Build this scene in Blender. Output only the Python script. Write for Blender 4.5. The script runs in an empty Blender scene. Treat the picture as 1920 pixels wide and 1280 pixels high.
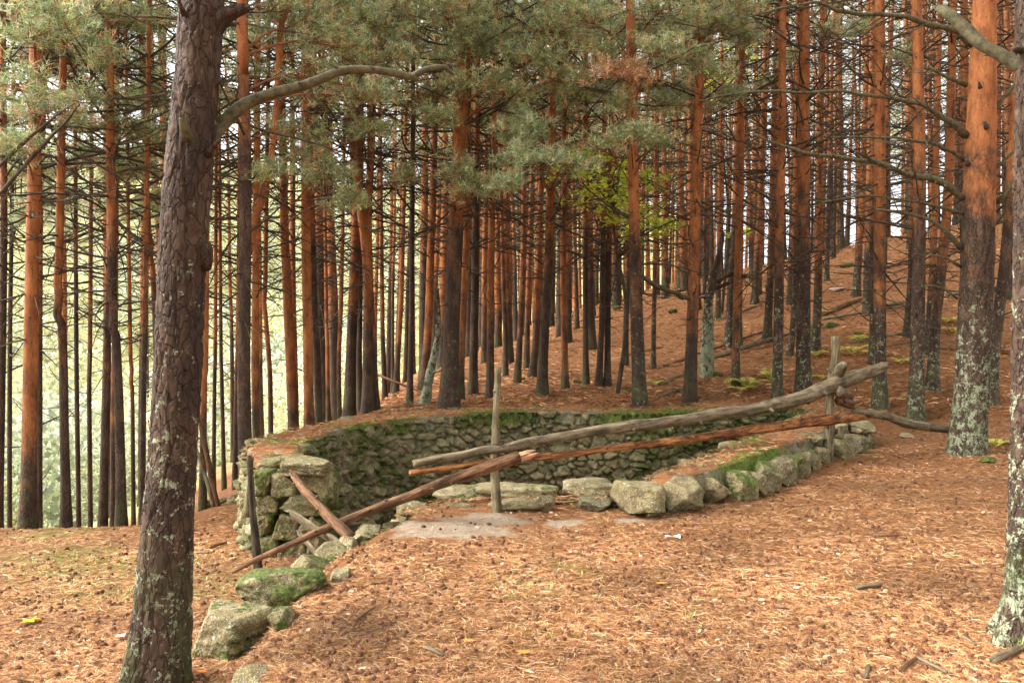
import bpy, math, random
import numpy as np
from mathutils import Vector

random.seed(7)
rng = np.random.default_rng(7)
R = math.radians
sc = bpy.context.scene
col = sc.collection

# ------------------------------------------------------------------ camera
CAMH, FPX, HOR = 1.6, 1663.0, 600.0          # eye height, focal length in photo pixels, horizon row
cam = bpy.data.cameras.new('camera')
cam.sensor_width = 36.0
cam.lens = 36.0 * FPX / 1920.0
cam.shift_y = -(640.0 - HOR) / 1920.0
cam.clip_start = 0.05
cam.clip_end = 1200.0
camo = bpy.data.objects.new('camera', cam)
camo.location = (0, 0, CAMH)
camo.rotation_euler = (R(90), 0, 0)
col.objects.link(camo)
sc.camera = camo

# ------------------------------------------------------------------ sky, sun, exposure
SUN_EL, SUN_AZ = R(46), R(-88)               # azimuth measured from +Y towards +X
w = bpy.data.worlds.new('World'); sc.world = w; w.use_nodes = True
nt = w.node_tree
for n in list(nt.nodes): nt.nodes.remove(n)
sky = nt.nodes.new('ShaderNodeTexSky'); sky.sky_type = 'NISHITA'; sky.sun_disc = False
sky.sun_elevation = SUN_EL; sky.sun_rotation = SUN_AZ; sky.dust_density = 4.0; sky.air_density = 1.0
bw = nt.nodes.new('ShaderNodeRGBToBW')
mx = nt.nodes.new('ShaderNodeMixRGB'); mx.inputs[0].default_value = 0.96
bg = nt.nodes.new('ShaderNodeBackground'); bg.inputs[1].default_value = 0.15
out = nt.nodes.new('ShaderNodeOutputWorld')
nt.links.new(sky.outputs[0], bw.inputs[0]); nt.links.new(sky.outputs[0], mx.inputs[1])
nt.links.new(bw.outputs[0], mx.inputs[2]); nt.links.new(mx.outputs[0], bg.inputs[0])
nt.links.new(bg.outputs[0], out.inputs[0])

sl = bpy.data.lights.new('sun', 'SUN'); sl.energy = .85; sl.angle = R(45); sl.color = (1.0, 0.985, 0.96)
so = bpy.data.objects.new('sun', sl); col.objects.link(so)
sd = Vector((math.sin(SUN_AZ)*math.cos(SUN_EL), math.cos(SUN_AZ)*math.cos(SUN_EL), math.sin(SUN_EL)))
so.rotation_euler = sd.to_track_quat('Z', 'Y').to_euler(); so.location = (-20, 10, 40)
sc.view_settings.view_transform = 'Standard'; sc.view_settings.look = 'None'
sc.view_settings.gamma = 1.0; sc.view_settings.use_curve_mapping = False
sc.view_settings.exposure = 2.30

# ------------------------------------------------------------------ numpy noise
TAB = rng.random((8, 256, 256))
def _h(k, i, j): return TAB[k, np.mod(i, 256).astype(int), np.mod(j, 256).astype(int)]
def vnoise(x, y, k=0):
    x = np.asarray(x, float); y = np.asarray(y, float)
    i = np.floor(x); j = np.floor(y); fx = x-i; fy = y-j
    fx = fx*fx*(3-2*fx); fy = fy*fy*(3-2*fy)
    a = _h(k, i, j); b = _h(k, i+1, j); c = _h(k, i, j+1); d = _h(k, i+1, j+1)
    return (a*(1-fx)+b*fx)*(1-fy)+(c*(1-fx)+d*fx)*fy - .5
def fbm(x, y, o=4, k=0):
    s = 0; a = 1.
    for q in range(o):
        s = s + a*vnoise(x*2**q+17*q, y*2**q-9*q, (k+q) % 8); a *= .5
    return s
def cells(U, V, su, sv, k=0, jit=.85, wt=.35):
    """cellular pattern: F2-F1 and a random number per cell, two tilt numbers"""
    v = V/sv; iv = np.floor(v)
    F1 = np.full(U.shape, 9.); F2 = np.full(U.shape, 9.)
    ID = np.zeros(U.shape); A = np.zeros(U.shape); B = np.zeros(U.shape)
    for dv in (-1, 0, 1):
        jv = iv+dv; u = U/su + .5*np.mod(jv, 2)
        iu = np.floor(u)
        for du in (-1, 0, 1):
            ju = iu+du
            cx = ju+.5+jit*(_h(k, ju, jv)-.5); cy = jv+.5+jit*(_h(k+1, ju, jv)-.5)
            dx = u-cx; dy = v-cy
            d = np.sqrt(dx*dx+dy*dy) - wt*(_h(k+2, ju, jv)-.5)
            r = _h(k+3, ju, jv)
            nearer = d < F1
            F2 = np.where(nearer, F1, np.minimum(F2, d))
            ID = np.where(nearer, r, ID); A = np.where(nearer, dx, A); B = np.where(nearer, dy, B)
            F1 = np.where(nearer, d, F1)
    return F2-F1, ID, A, B
def sstep(a, b, x):
    t = np.clip((np.asarray(x, float)-a)/(b-a), 0, 1); return t*t*(3-2*t)

# ------------------------------------------------------------------ mesh helpers
class MB:
    def __init__(s): s.v = []; s.f3 = []; s.f4 = []; s.n = 0; s.m3 = []; s.m4 = []; s.c = []
    def add(s, v, f4=None, f3=None, m=0, c=None):
        v = np.asarray(v, float)
        s.v.append(v)
        if c is None: c = np.ones((len(v), 4))
        else:
            c = np.asarray(c, float)
            if c.ndim == 1: c = np.tile(np.append(c, 1.)[:4] if len(c) == 3 else c, (len(v), 1))
            elif c.shape[1] == 3: c = np.hstack([c, np.ones((len(v), 1))])
        s.c.append(c)
        if f4 is not None and len(f4): f4 = np.asarray(f4, int)+s.n; s.f4.append(f4); s.m4.append(np.full(len(f4), m))
        if f3 is not None and len(f3): f3 = np.asarray(f3, int)+s.n; s.f3.append(f3); s.m3.append(np.full(len(f3), m))
        s.n += len(v)
    def mesh(s, name, mats, smooth=True, colour=False):
        v = np.vstack(s.v)
        f4 = np.vstack(s.f4) if s.f4 else np.zeros((0, 4), int); f3 = np.vstack(s.f3) if s.f3 else np.zeros((0, 3), int)
        me = bpy.data.meshes.new(name)
        me.vertices.add(len(v)); me.vertices.foreach_set('co', v.astype(np.float32).ravel())
        nl = f4.size+f3.size
        me.loops.add(nl); me.loops.foreach_set('vertex_index', np.concatenate([f4.ravel(), f3.ravel()]).astype(np.int32))
        me.polygons.add(len(f4)+len(f3))
        st = np.concatenate([np.arange(len(f4))*4, f4.size+np.arange(len(f3))*3]).astype(np.int32)
        me.polygons.foreach_set('loop_start', st)
        me.polygons.foreach_set('loop_total', np.concatenate([np.full(len(f4), 4), np.full(len(f3), 3)]).astype(np.int32))
        mi = np.concatenate([np.concatenate(s.m4) if s.m4 else np.zeros(0), np.concatenate(s.m3) if s.m3 else np.zeros(0)])
        me.polygons.foreach_set('material_index', mi.astype(np.int32))
        me.polygons.foreach_set('use_smooth', np.full(len(mi), smooth))
        for m in (mats if isinstance(mats, (list, tuple)) else [mats]): me.materials.append(m)
        if colour:
            a = me.color_attributes.new('tone', 'FLOAT_COLOR', 'POINT')
            a.data.foreach_set('color', np.vstack(s.c).astype(np.float32).ravel())
        me.update(calc_edges=True); me.validate()
        return me
    def build(s, name, mats, parent=None, smooth=True, colour=False):
        return link(name, s.mesh(name, mats, smooth, colour), parent)
def link(name, me, parent=None):
    o = bpy.data.objects.new(name, me); col.objects.link(o)
    if parent: o.parent = parent
    return o
def tag(o, label=None, cat=None, group=None, kind=None):
    if label: o['label'] = label
    if cat: o['category'] = cat
    if group: o['group'] = group
    if kind: o['kind'] = kind
    return o
def empty(name, loc, label, cat, group=None):
    o = bpy.data.objects.new(name, None); o.location = loc; o.empty_display_size = .2; col.objects.link(o)
    return tag(o, label, cat, group)

def tube_v(P, r, n, seed=None, rough=0., ell=None):
    P = np.asarray(P, float); m = len(P)
    r = np.broadcast_to(np.asarray(r, float), (m,))
    T = np.gradient(P, axis=0); T /= np.linalg.norm(T, axis=1)[:, None]+1e-9
    up = np.array([0., 0, 1]) if abs(T[:, 2]).mean() < .8 else np.array([0., 1, 0])
    A = np.cross(T, up); A /= np.linalg.norm(A, axis=1)[:, None]+1e-9
    B = np.cross(A, T)
    th = np.arange(n)*2*np.pi/n
    rr = np.tile(r[:, None], (1, n))
    if rough:
        rr = rr*(1+rough*(2*vnoise(np.tile(np.arange(m)[:, None]*.23, (1, n))+seed*3.1, np.cos(th)[None, :]*1.3+seed+np.zeros((m, n)), 2)
                          + vnoise(np.tile(np.arange(m)[:, None]*.6, (1, n))+seed*7.7, np.sin(th)[None, :]*2.3+seed+np.zeros((m, n)), 3)))
    V = P[:, None, :] + rr[..., None]*(np.cos(th)[None, :, None]*A[:, None, :]+np.sin(th)[None, :, None]*B[:, None, :])
    return V.reshape(-1, 3)
_fc = {}
def tube_f(m, n):
    if (m, n) not in _fc:
        i, j = np.meshgrid(np.arange(m-1), np.arange(n), indexing='ij'); k = (j+1) % n
        _fc[m, n] = np.stack([i*n+j, i*n+k, (i+1)*n+k, (i+1)*n+j], -1).reshape(-1, 4)
    return _fc[m, n]
def tube(mb, P, r, n=6, m=0, c=None, cap=True, rough=0., seed=1.):
    V = tube_v(P, r, n, seed, rough); f3 = None; k = len(P)
    if cap:
        V = np.vstack([V, [P[0]], [P[-1]]]); a = k*n; j = np.arange(n)
        f3 = np.vstack([np.stack([np.full(n, a), (j+1) % n, j], -1), np.stack([np.full(n, a+1), (k-1)*n+j, (k-1)*n+(j+1) % n], -1)])
    mb.add(V, tube_f(k, n), f3, m, c)
def grid_f(m, n):
    i, j = np.meshgrid(np.arange(m-1), np.arange(n-1), indexing='ij')
    return np.stack([i*n+j, (i+1)*n+j, (i+1)*n+j+1, i*n+j+1], -1).reshape(-1, 4)
def catmull(P, step):
    P = np.asarray(P, float); Q = np.vstack([2*P[0]-P[1], P, 2*P[-1]-P[-2]]); out = []
    for i in range(1, len(Q)-2):
        t = np.linspace(0, 1, 24, endpoint=False)[:, None]
        a, b, c, d = Q[i-1], Q[i], Q[i+1], Q[i+2]
        out.append(.5*(2*b+(c-a)*t+(2*a-5*b+4*c-d)*t*t+(3*b-a-3*c+d)*t**3))
    out.append(P[-1:]); C = np.vstack(out)
    L = np.concatenate([[0], np.cumsum(np.linalg.norm(np.diff(C, axis=0), axis=1))])
    s = np.linspace(0, L[-1], max(4, int(L[-1]/step)))
    return np.stack([np.interp(s, L, C[:, k]) for k in range(C.shape[1])], 1)
def resample(P, n):
    P = np.asarray(P, float); L = np.concatenate([[0], np.cumsum(np.linalg.norm(np.diff(P, axis=0), axis=1))])
    s = np.linspace(0, L[-1], n); return np.stack([np.interp(s, L, P[:, k]) for k in range(P.shape[1])], 1)

def at(u, v, D): return np.array([(u-960.)/FPX*D, D, CAMH-(v-HOR)/FPX*D])

# ------------------------------------------------------------------ materials
def newmat(name, rough=.85, spec=.25):
    m = bpy.data.materials.new(name); m.use_nodes = True
    b = m.node_tree.nodes['Principled BSDF']; b.inputs['Roughness'].default_value = rough
    b.inputs['Specular IOR Level'].default_value = spec
    return m, m.node_tree, b
class G:
    """tiny node builder"""
    def __init__(s, nt): s.nt = nt
    def n(s, t, **kw):
        nd = s.nt.nodes.new(t)
        for k, v in kw.items():
            if k.startswith('_'): setattr(nd, k[1:], v)
            else:
                key = int(k[1:]) if k[0] == 'i' and k[1:].isdigit() else k.replace('__', ' ')
                if isinstance(v, bpy.types.NodeSocket): s.nt.links.new(v, nd.inputs[key])
                else: nd.inputs[key].default_value = v
        return nd
    def co(s, kind='Object', scale=(1, 1, 1)):
        t = s.n('ShaderNodeTexCoord'); return s.n('ShaderNodeMapping', i0=t.outputs[kind], Scale=scale).outputs[0]
    def noise(s, vec, scale, detail=4, rough=.6, dist=0.):
        return s.n('ShaderNodeTexNoise', Vector=vec, Scale=scale, Detail=detail, Roughness=rough, Distortion=dist).outputs[0]
    def step(s, x, a, b, lo=0., hi=1.):
        return s.n('ShaderNodeMapRange', i0=x, i1=a, i2=b, i3=lo, i4=hi, _interpolation_type='SMOOTHSTEP').outputs[0]
    def mix(s, f, a, b, mode='MIX'):
        def c(x): return tuple(x)+(1.,) if isinstance(x, tuple) and len(x) == 3 else x
        return s.n('ShaderNodeMixRGB', i0=f, i1=c(a), i2=c(b), _blend_type=mode).outputs[0]
    def math(s, op, a, b=0.): return s.n('ShaderNodeMath', i0=a, i1=b, _operation=op).outputs[0]
    def ramp(s, x, stops):
        nd = s.n('ShaderNodeValToRGB', i0=x); e = nd.color_ramp.elements
        while len(e) < len(stops): e.new(.5)
        for q, (p, c) in enumerate(stops): e[q].position = p; e[q].color = tuple(c)+(1.,)
        return nd.outputs[0]
    def bump(s, h, strength, dist, b):
        nd = s.n('ShaderNodeBump', Strength=strength, Distance=dist, Height=h); s.nt.links.new(nd.outputs[0], b.inputs['Normal'])

def m_bark(name='pine_bark'):
    m, nt, b = newmat(name, .8, .3); g = G(nt)
    t = g.n('ShaderNodeTexCoord').outputs['Object']
    z = g.n('ShaderNodeSeparateXYZ', i0=t).outputs[2]
    rnd = g.n('ShaderNodeObjectInfo').outputs['Random']
    of = g.n('ShaderNodeVectorMath', i0=t, i1=g.n('ShaderNodeCombineXYZ', i0=g.math('MULTIPLY', rnd, 37.), i1=rnd, i2=g.math('MULTIPLY', rnd, 11.)).outputs[0]).outputs[0]
    st = g.n('ShaderNodeMapping', i0=of, Scale=(1, 1, .38)).outputs[0]
    n1 = g.noise(st, 7, 6, .7); n2 = g.noise(of, 2.2, 3); n3 = g.noise(st, 40, 5, .7)
    vo = g.n('ShaderNodeTexVoronoi', Vector=g.n('ShaderNodeMixRGB', i0=.11, i1=st, i2=g.n('ShaderNodeTexNoise', Vector=st, Scale=14.).outputs[1]).outputs[0], Scale=24., _feature='DISTANCE_TO_EDGE').outputs[0]
    crack = g.step(vo, 0., .10)
    of0 = g.n('ShaderNodeAttribute', _attribute_type='OBJECT', _attribute_name='orange_from').outputs['Fac']
    k = g.math('ADD', g.math('SUBTRACT', z, of0), g.math('MULTIPLY', g.math('SUBTRACT', n2, .5), 3.2))
    k = g.math('ADD', k, g.math('MULTIPLY', g.math('SUBTRACT', n1, .5), 1.6))
    up = g.step(k, -.6, 1.2)
    low = g.ramp(n1, [(.28, (.018, .012, .008)), (.5, (.062, .035, .020)), (.72, (.13, .082, .050))])
    low = g.mix(g.step(n3, .58, .75), low, (.105, .088, .058))
    hi = g.ramp(n1, [(.28, (.07, .022, .009)), (.45, (.255, .086, .025)), (.6, (.37, .135, .038)), (.78, (.48, .235, .095))])
    hi = g.mix(g.step(n3, .52, .68, 0, .75), hi, (.11, .036, .014))
    c = g.mix(up, low, hi)
    cm = g.math('MULTIPLY', g.math('SUBTRACT', 1., crack), g.math('SUBTRACT', .55, g.math('MULTIPLY', up, .5)))
    c = g.mix(cm, c, (.03, .018, .012))
    # lichen crusts near the foot
    la = g.n('ShaderNodeAttribute', _attribute_type='OBJECT', _attribute_name='lichen').outputs['Fac']
    ln = g.noise(of, 13, 6, .65, .4)
    hf = g.step(z, .2, 3.4, .085, -.06)
    li = g.step(g.math('ADD', g.math('ADD', g.math('MULTIPLY', ln, .55), g.math('MULTIPLY', g.noise(of, 55, 4, .75), .45)), g.math('MULTIPLY', hf, la)), .585, .62)
    li = g.math('MULTIPLY', li, g.step(la, 0., .3))
    c = g.mix(li, c, g.mix(g.noise(of, 30, 2), (.15, .18, .09), (.40, .42, .28)))
    mo = g.math('MULTIPLY', g.step(g.noise(of, 3.5, 4), .42, .6), g.step(z, .9, 0., 0., .6))
    c = g.mix(mo, c, (.07, .085, .025))
    nt.links.new(c, b.inputs['Base Color'])
    h = g.math('ADD', g.math('MULTIPLY', crack, g.math('SUBTRACT', .8, g.math('MULTIPLY', up, .65))), g.math('ADD', g.math('MULTIPLY', n3, .6), n1))
    g.bump(h, .9, .012, b)
    return m
def m_twig(name, a, c2, sc_=9.):
    m, nt, b = newmat(name, .85, .2); g = G(nt); v = g.co('Object')
    n = g.noise(v, sc_, 5, .7); nt.links.new(g.ramp(n, [(.3, a), (.68, c2)]), b.inputs['Base Color'])
    g.bump(g.noise(v, 60, 3), .5, .004, b); return m
def m_wood(name, dark, mid, pale, scale=1.):
    m, nt, b = newmat(name, .8, .25); g = G(nt)
    a = g.co('Object', (.12, 1, 1)); a2 = g.co('Object')
    n = g.noise(a, 26*scale, 7, .75); n2 = g.noise(a, 120*scale, 4, .7); n3 = g.noise(a2, 5*scale, 5, .7)
    c = g.ramp(n, [(.36, dark), (.5, mid), (.62, pale)])
    c = g.mix(g.step(n2, .6, .72), c, dark)
    c = g.mix(g.step(n3, .5, .7, 0, .6), c, pale)
    nt.links.new(c, b.inputs['Base Color']); g.bump(g.math('ADD', n, g.math('MULTIPLY', n2, .5)), .8, .008, b); return m
def m_tone(name, rough=.75, spec=.2, translucent=0., var=.25, bump=0.):
    """colour comes from the 'tone' attribute of each leaf, needle or stone, with a little variation per piece"""
    m, nt, b = newmat(name, rough, spec); g = G(nt)
    a = g.n('ShaderNodeVertexColor', _layer_name='tone').outputs[0]
    r = g.n('ShaderNodeNewGeometry').outputs['Random Per Island']
    hs = g.n('ShaderNodeHueSaturation', Color=a, Value=g.step(r, 0., 1., 1-var, 1+var), Hue=g.step(g.math('FRACT', g.math('MULTIPLY', r, 7.3)), 0, 1, .49, .51)).outputs[0]
    nt.links.new(hs, b.inputs['Base Color'])
    if translucent:
        tr = g.n('ShaderNodeBsdfTranslucent', Color=hs).outputs[0]
        ms = g.n('ShaderNodeMixShader', i0=translucent, i1=b.outputs[0], i2=tr).outputs[0]
        nt.links.new(ms, nt.nodes['Material Output'].inputs[0])
    return m
def m_stone(name='granite', moss=.5, dark=.85, tint=.3):
    m, nt, b = newmat(name, .9, .2); g = G(nt); v = g.co('Object')
    a = g.n('ShaderNodeVertexColor', _layer_name='tone').outputs[0]
    sp = g.n('ShaderNodeSeparateColor', i0=a)
    n1 = g.noise(v, 9, 6, .7); n2 = g.noise(v, 3.2, 5, .6); n3 = g.noise(v, 70, 3, .6); n4 = g.noise(v, 24, 4, .65)
    c = g.ramp(n1, [(.28, (.07, .055, .032)), (.5, (.25, .205, .13)), (.72, (.50, .45, .34))])
    tone = g.ramp(sp.outputs[0], [(0., (.55, .53, .47)), (.35, (.85, .72, .5)), (.7, (1.1, 1.0, .78)), (1., (1.3, 1.22, 1.0))])
    c = g.mix(1., c, tone, 'MULTIPLY')
    c = g.mix(1., c, (dark, dark, dark*.92), 'MULTIPLY')
    c = g.mix(g.step(g.noise(v, 5, 5, .7), .35, .65, 0, tint), c, (.15, .155, .048))
    c = g.mix(g.step(n3, .54, .64, 0, .65), c, (.05, .045, .035))
    c = g.mix(g.step(g.noise(v, 150, 2), .58, .66, 0, .6), c, (.62, .60, .52))
    c = g.mix(g.step(n4, .62, .68, 0, .7), c, (.50, .54, .46))        # pale lichen
    nz = g.n('ShaderNodeSeparateXYZ', i0=g.n('ShaderNodeNewGeometry').outputs['Normal']).outputs[2]
    k = g.math('ADD', g.math('MULTIPLY', n2, .9), g.math('MULTIPLY', g.math('ABSOLUTE', nz), .10))
    k = g.math('ADD', k, g.math('MULTIPLY', sp.outputs[1], .35))
    k = g.math('ADD', k, g.math('MULTIPLY', n4, .25))
    mk = g.step(k, .92-.28*moss, 1.0-.28*moss)
    mc = g.ramp(g.noise(v, 40, 4), [(.3, (.028, .038, .010)), (.52, (.078, .095, .022)), (.74, (.19, .205, .055))])
    c = g.mix(mk, c, mc)
    nt.links.new(c, b.inputs['Base Color'])
    g.bump(g.math('ADD', g.math('MULTIPLY', n1, 1.2), g.math('ADD', g.math('MULTIPLY', n3, .35), g.math('MULTIPLY', mk, .4))), .9, .02, b)
    return m
def m_ground():
    m, nt, b = newmat('needle_floor', .9, .15); g = G(nt); v = g.co('Object')
    a = g.n('ShaderNodeVertexColor', _layer_name='tone').outputs[0]
    sp = g.n('ShaderNodeSeparateColor', i0=a)
    n1 = g.noise(v, 34, 7, .8, 1.5); n2 = g.noise(v, 4, 5, .65); n3 = g.noise(v, 110, 4, .7, 2.); n4 = g.noise(v, .9, 4)
    c = g.ramp(n3, [(.28, (.10, .038, .018)), (.45, (.29, .115, .042)), (.6, (.46, .205, .082)), (.76, (.68, .40, .21))])
    c = g.mix(g.step(n1, .53, .66, 0, .75), c, (.13, .05, .025))
    c = g.mix(g.step(g.noise(v, 12, 6, .75), .5, .68, 0, .45), c, (.14, .055, .028))
    c = g.mix(g.step(g.noise(v, 7, 6, .75), .56, .68, 0, .5), c, (.60, .33, .15))
    c = g.mix(g.step(n2, .55, .72, 0, .35), c, (.24, .09, .04))
    c = g.mix(1., c, (.97, 1.03, 1.04), 'MULTIPLY')
    gr = g.math('MULTIPLY', sp.outputs[0], g.step(g.math('ADD', n1, g.math('MULTIPLY', n2, .5)), .55, .72))
    c = g.mix(gr, c, (.22, .22, .055))
    pv = g.step(g.math('ADD', sp.outputs[1], g.math('MULTIPLY', g.math('SUBTRACT', n2, .5), 1.5)), .35, .75)
    grav = g.ramp(g.noise(v, 160, 3, .7), [(.3, (.20, .13, .08)), (.46, (.38, .28, .185)), (.6, (.54, .43, .30)), (.75, (.68, .59, .46))])
    c = g.mix(pv, c, grav)
    mead = g.ramp(n4, [(.3, (.24, .27, .09)), (.5, (.46, .42, .18)), (.7, (.60, .50, .26))])
    c = g.mix(sp.outputs[2], c, mead)
    nt.links.new(c, b.inputs['Base Color'])
    g.bump(g.math('ADD', g.math('MULTIPLY', n1, 1.3), n3), .9, .03, b)
    return m
def m_plain(name, c, rough=.8):
    m, nt, b = newmat(name, rough); g = G(nt); v = g.co('Object')
    nt.links.new(g.mix(g.noise(v, 30, 4), tuple(x*.8 for x in c), tuple(min(1, x*1.15) for x in c)), b.inputs['Base Color']); return m

M_BARK = m_bark()
M_TWIG = m_twig('dead_branch_bark', (.022, .016, .010), (.10, .075, .045))
M_LIMB = m_twig('live_limb_bark', (.12, .05, .025), (.30, .13, .06))
M_GREEN = m_twig('green_grey_bark', (.028, .024, .013), (.135, .115, .058), 26.)
M_NEED = m_tone('pine_needles', .6, .35, .38, .45)
M_LITTER = m_tone('fallen_needles', .85, .15, 0., .4)
M_STONE = m_stone('mossy_granite', .72, .92, .6)
M_BOULD = m_stone('pale_granite', .55, .80, .35)
M_GROUND = m_ground()
M_GREY = m_wood('weathered_grey_wood', (.03, .024, .014), (.125, .092, .050), (.25, .195, .115))
M_ORWOOD = m_wood('peeling_orange_wood', (.03, .014, .008), (.17, .06, .02), (.52, .23, .075))
M_BRWOOD = m_wood('brown_bark_wood', (.022, .012, .007), (.10, .048, .020), (.26, .13, .06))
M_POST = m_wood('mossy_post_wood', (.035, .03, .015), (.125, .098, .048), (.26, .21, .12))
M_DARK = m_wood('dark_rotten_wood', (.010, .008, .005), (.045, .030, .016), (.12, .095, .055))
M_PALE = m_wood('pale_split_wood', (.30, .14, .07), (.52, .28, .14), (.70, .45, .26))
M_WIRE = m_plain('rusty_wire', (.06, .04, .03), .6)
M_WHITE = m_plain('white_paper', (.78, .78, .80), .6)
M_CONE = m_twig('cone_scales', (.04, .018, .010), (.20, .09, .042), 90.)

# ------------------------------------------------------------------ plan of the place (X, Y in metres; eye at 0,0)
PIT = np.array([(-1.24, 6.25), (-1.12, 6.65), (-.75, 7.75), (-.15, 8.15), (.43, 7.9), (.88, 7.75), (1.31, 7.8), (1.92, 8.65), (2.5, 9.6),
                (3.25, 10.8), (3.9, 12.0), (4.25, 12.9), (4.0, 13.35), (2.98, 12.75), (1.75, 12.25), (.3, 12.5), (-.3, 12.35), (-.92, 11.8),
                (-1.37, 11.4), (-1.69, 10.8), (-1.96, 10.2), (-2.12, 9.5), (-2.02, 8.6), (-1.67, 7.7)])
RIM = np.array([(-.2, -8.), (-.85, 2.6), (-1.12, 4.2), (-1.22, 4.75), (-1.25, 5.3), (-1.22, 6.0), (-1.12, 6.65), (-.74, 7.7), (-.15, 8.2), (.4, 30.)])
def poly_sd(X, Y, P):
    """signed distance, positive inside"""
    d = np.full(X.shape, 1e9); ins = np.zeros(X.shape, bool); n = len(P)
    for i in range(n):
        a = P[i]; b = P[(i+1) % n]; e = b-a
        t = np.clip(((X-a[0])*e[0]+(Y-a[1])*e[1])/(e@e), 0, 1)
        d = np.minimum(d, np.hypot(X-a[0]-t*e[0], Y-a[1]-t*e[1]))
        c = ((a[1] > Y) != (b[1] > Y)) & (X < (b[0]-a[0])*(Y-a[1])/(b[1]-a[1]+1e-12)+a[0])
        ins ^= c
    return np.where(ins, d, -d)
def H(X, Y, detail=True):
    X = np.asarray(X, float); Y = np.asarray(Y, float); sh = np.broadcast(X, Y).shape
    X = np.broadcast_to(X, sh).ravel().copy(); Y = np.broadcast_to(Y, sh).ravel().copy()
    Dd = np.maximum(Y, 0)
    # hillside rising to the right behind the wall
    wgt = sstep(11.5, 34, Dd)
    hill = .30*np.maximum(X+2.2, 0)*wgt
    hill = 8.6*(1-np.exp(-hill/8.6*1.12))
    bank = .25*sstep(12.0, 13.2, Dd)*sstep(-3.2, -1.5, X)          # ground flush with the back wall's cap
    upper = bank + hill + .03*np.maximum(X-3, 0)*sstep(4, 10, Dd)
    lower = -.08-.085*np.clip(Dd-3.4, -1, 6.2) + hill*0
    rx = np.interp(Y, RIM[:, 1], RIM[:, 0])
    side = sstep(-.28, .06, (X-rx)-.0)
    side = np.where(Y > 8.2, np.maximum(sstep(-1.6, -.8, X), sstep(9.6, 12.6, Y)*sstep(-3.7, -2.3, X)), side)
    z = lower*(1-side)+upper*side
    # pit inside the wall
    sdp = poly_sd(X, Y, PIT)
    away = np.hypot(X+1.5, Y-6.9)
    pit = -.52-.62*sstep(.2, 3.5, away)
    k = sstep(-.14, -.04, sdp)
    z = z*(1-k)+pit*k
    # valley to the far left
    dr = np.where(X < -3.1, 9.55+.38*np.clip(X+3.1, -3, 0)*.6, 9.6)
    d1 = -3.3-X+.06*np.maximum(Dd-14, 0)*0; d2 = Y-dr
    dv = np.minimum(d1, d2); dv = np.maximum(dv, 0)
    drop = .50*(np.sqrt(dv*dv+.25)-.5)
    drop = 24*(1-np.exp(-drop/24))
    z = z-drop
    s = -X*.45+Y*.9
    rise = np.minimum(-24+.50*np.maximum(s-62, 0), 24+.02*s)
    rise = np.where((X < 40) & (s > 62), rise, -99.)
    z = np.maximum(z, rise) if True else z
    if detail:
        flat = 1-.0*k
        z = z + .10*fbm(X*.25, Y*.25, 3, 1)*sstep(12, 25, np.abs(Y)+np.abs(X)) + .035*fbm(X*1.3, Y*1.3, 3, 2)*flat
        near = sstep(18, 9, np.hypot(X, Y))
        z = z + near*(.018*fbm(X*9, Y*9, 3, 4)) + (1-near)*.05*fbm(X*2.6, Y*2.6, 3, 6)*sstep(70, 40, Y)
        z = z + .35*fbm(X*.12, Y*.12, 3, 5)*sstep(18, 40, Y)
    return z.reshape(sh)
def h1(x, y): return float(H(np.array([x]), np.array([y]))[0])
_D = np.concatenate([np.arange(2, 20, .02), np.arange(20, 140, .15)])
def hit(u, v):
    X = (u-960.)/FPX*_D; Z = CAMH-(v-HOR)/FPX*_D
    g = H(X, _D); sdp = poly_sd(X, _D, PIT)
    ok = (g >= Z) & (sdp < -.3)
    i = int(np.argmax(ok)) if ok.any() else len(_D)-1
    return np.array([X[i], _D[i], g[i]])

# ------------------------------------------------------------------ the ground, one sheet
def axis(lo, hi, a, b, fine, n_out):
    mid = np.arange(a, b, fine)
    l = a-(a-lo)*(np.linspace(0, 1, n_out)[1:]**2.6)[::-1]; r = b+(hi-b)*(np.linspace(0, 1, n_out)**2.6)
    return np.concatenate([l, mid, r])
gx = axis(-420, 420, -5.2, 7.5, .035, 130); gy = axis(-60, 700, 2.6, 15, .035, 200)
GX, GY = np.meshgrid(gx, gy, indexing='ij')
GZ = H(GX, GY)
sdp = poly_sd(GX.ravel(), GY.ravel(), PIT).reshape(GX.shape)
grass = np.zeros(GX.shape)
for (u, v, r) in ((200, 1060, .9), (245, 1110, .6), (120, 1040, .6), (400, 1110, .35), (440, 1090, .3), (150, 1130, .4), (100, 1000, .4),
                  (1000, 1105, .22), (960, 1090, .16), (1060, 1060, .15), (1000, 1180, .14), (1105, 1070, .12), (140, 1265, .15)):
    p = hit(u, v); grass = np.maximum(grass, np.exp(-((GX-p[0])**2+(GY-p[1])**2)/r**2))
grav = np.zeros(GX.shape)
for (u, v, ru, rv) in ((840, 990, .62, .42), (740, 990, .5, .4), (920, 975, .4, .25), (1060, 980, .22, .14), (1180, 975, .2, .1), (700, 1010, .3, .3)):
    p = hit(u, v); grav = np.maximum(grav, np.exp(-(((GX-p[0])/ru)**2+((GY-p[1])/rv)**2)))
mead = np.maximum(sstep(3, 9, np.minimum(-3.3-GX, GY-9.5)+2*fbm(GX*.2, GY*.2)), sstep(46, 56, GY)*sstep(10, 14, GX)*.8)
mead = np.maximum(mead, sstep(60, 80, GY))
GZ = GZ - .012*np.clip(grav, 0, 1)*0
mb = MB()
mb.add(np.stack([GX, GY, GZ], -1).reshape(-1, 3), grid_f(len(gx), len(gy)), c=np.stack([grass, grav, mead], -1).reshape(-1, 3))
tag(mb.build('ground', M_GROUND, colour=True), kind='structure')

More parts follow.
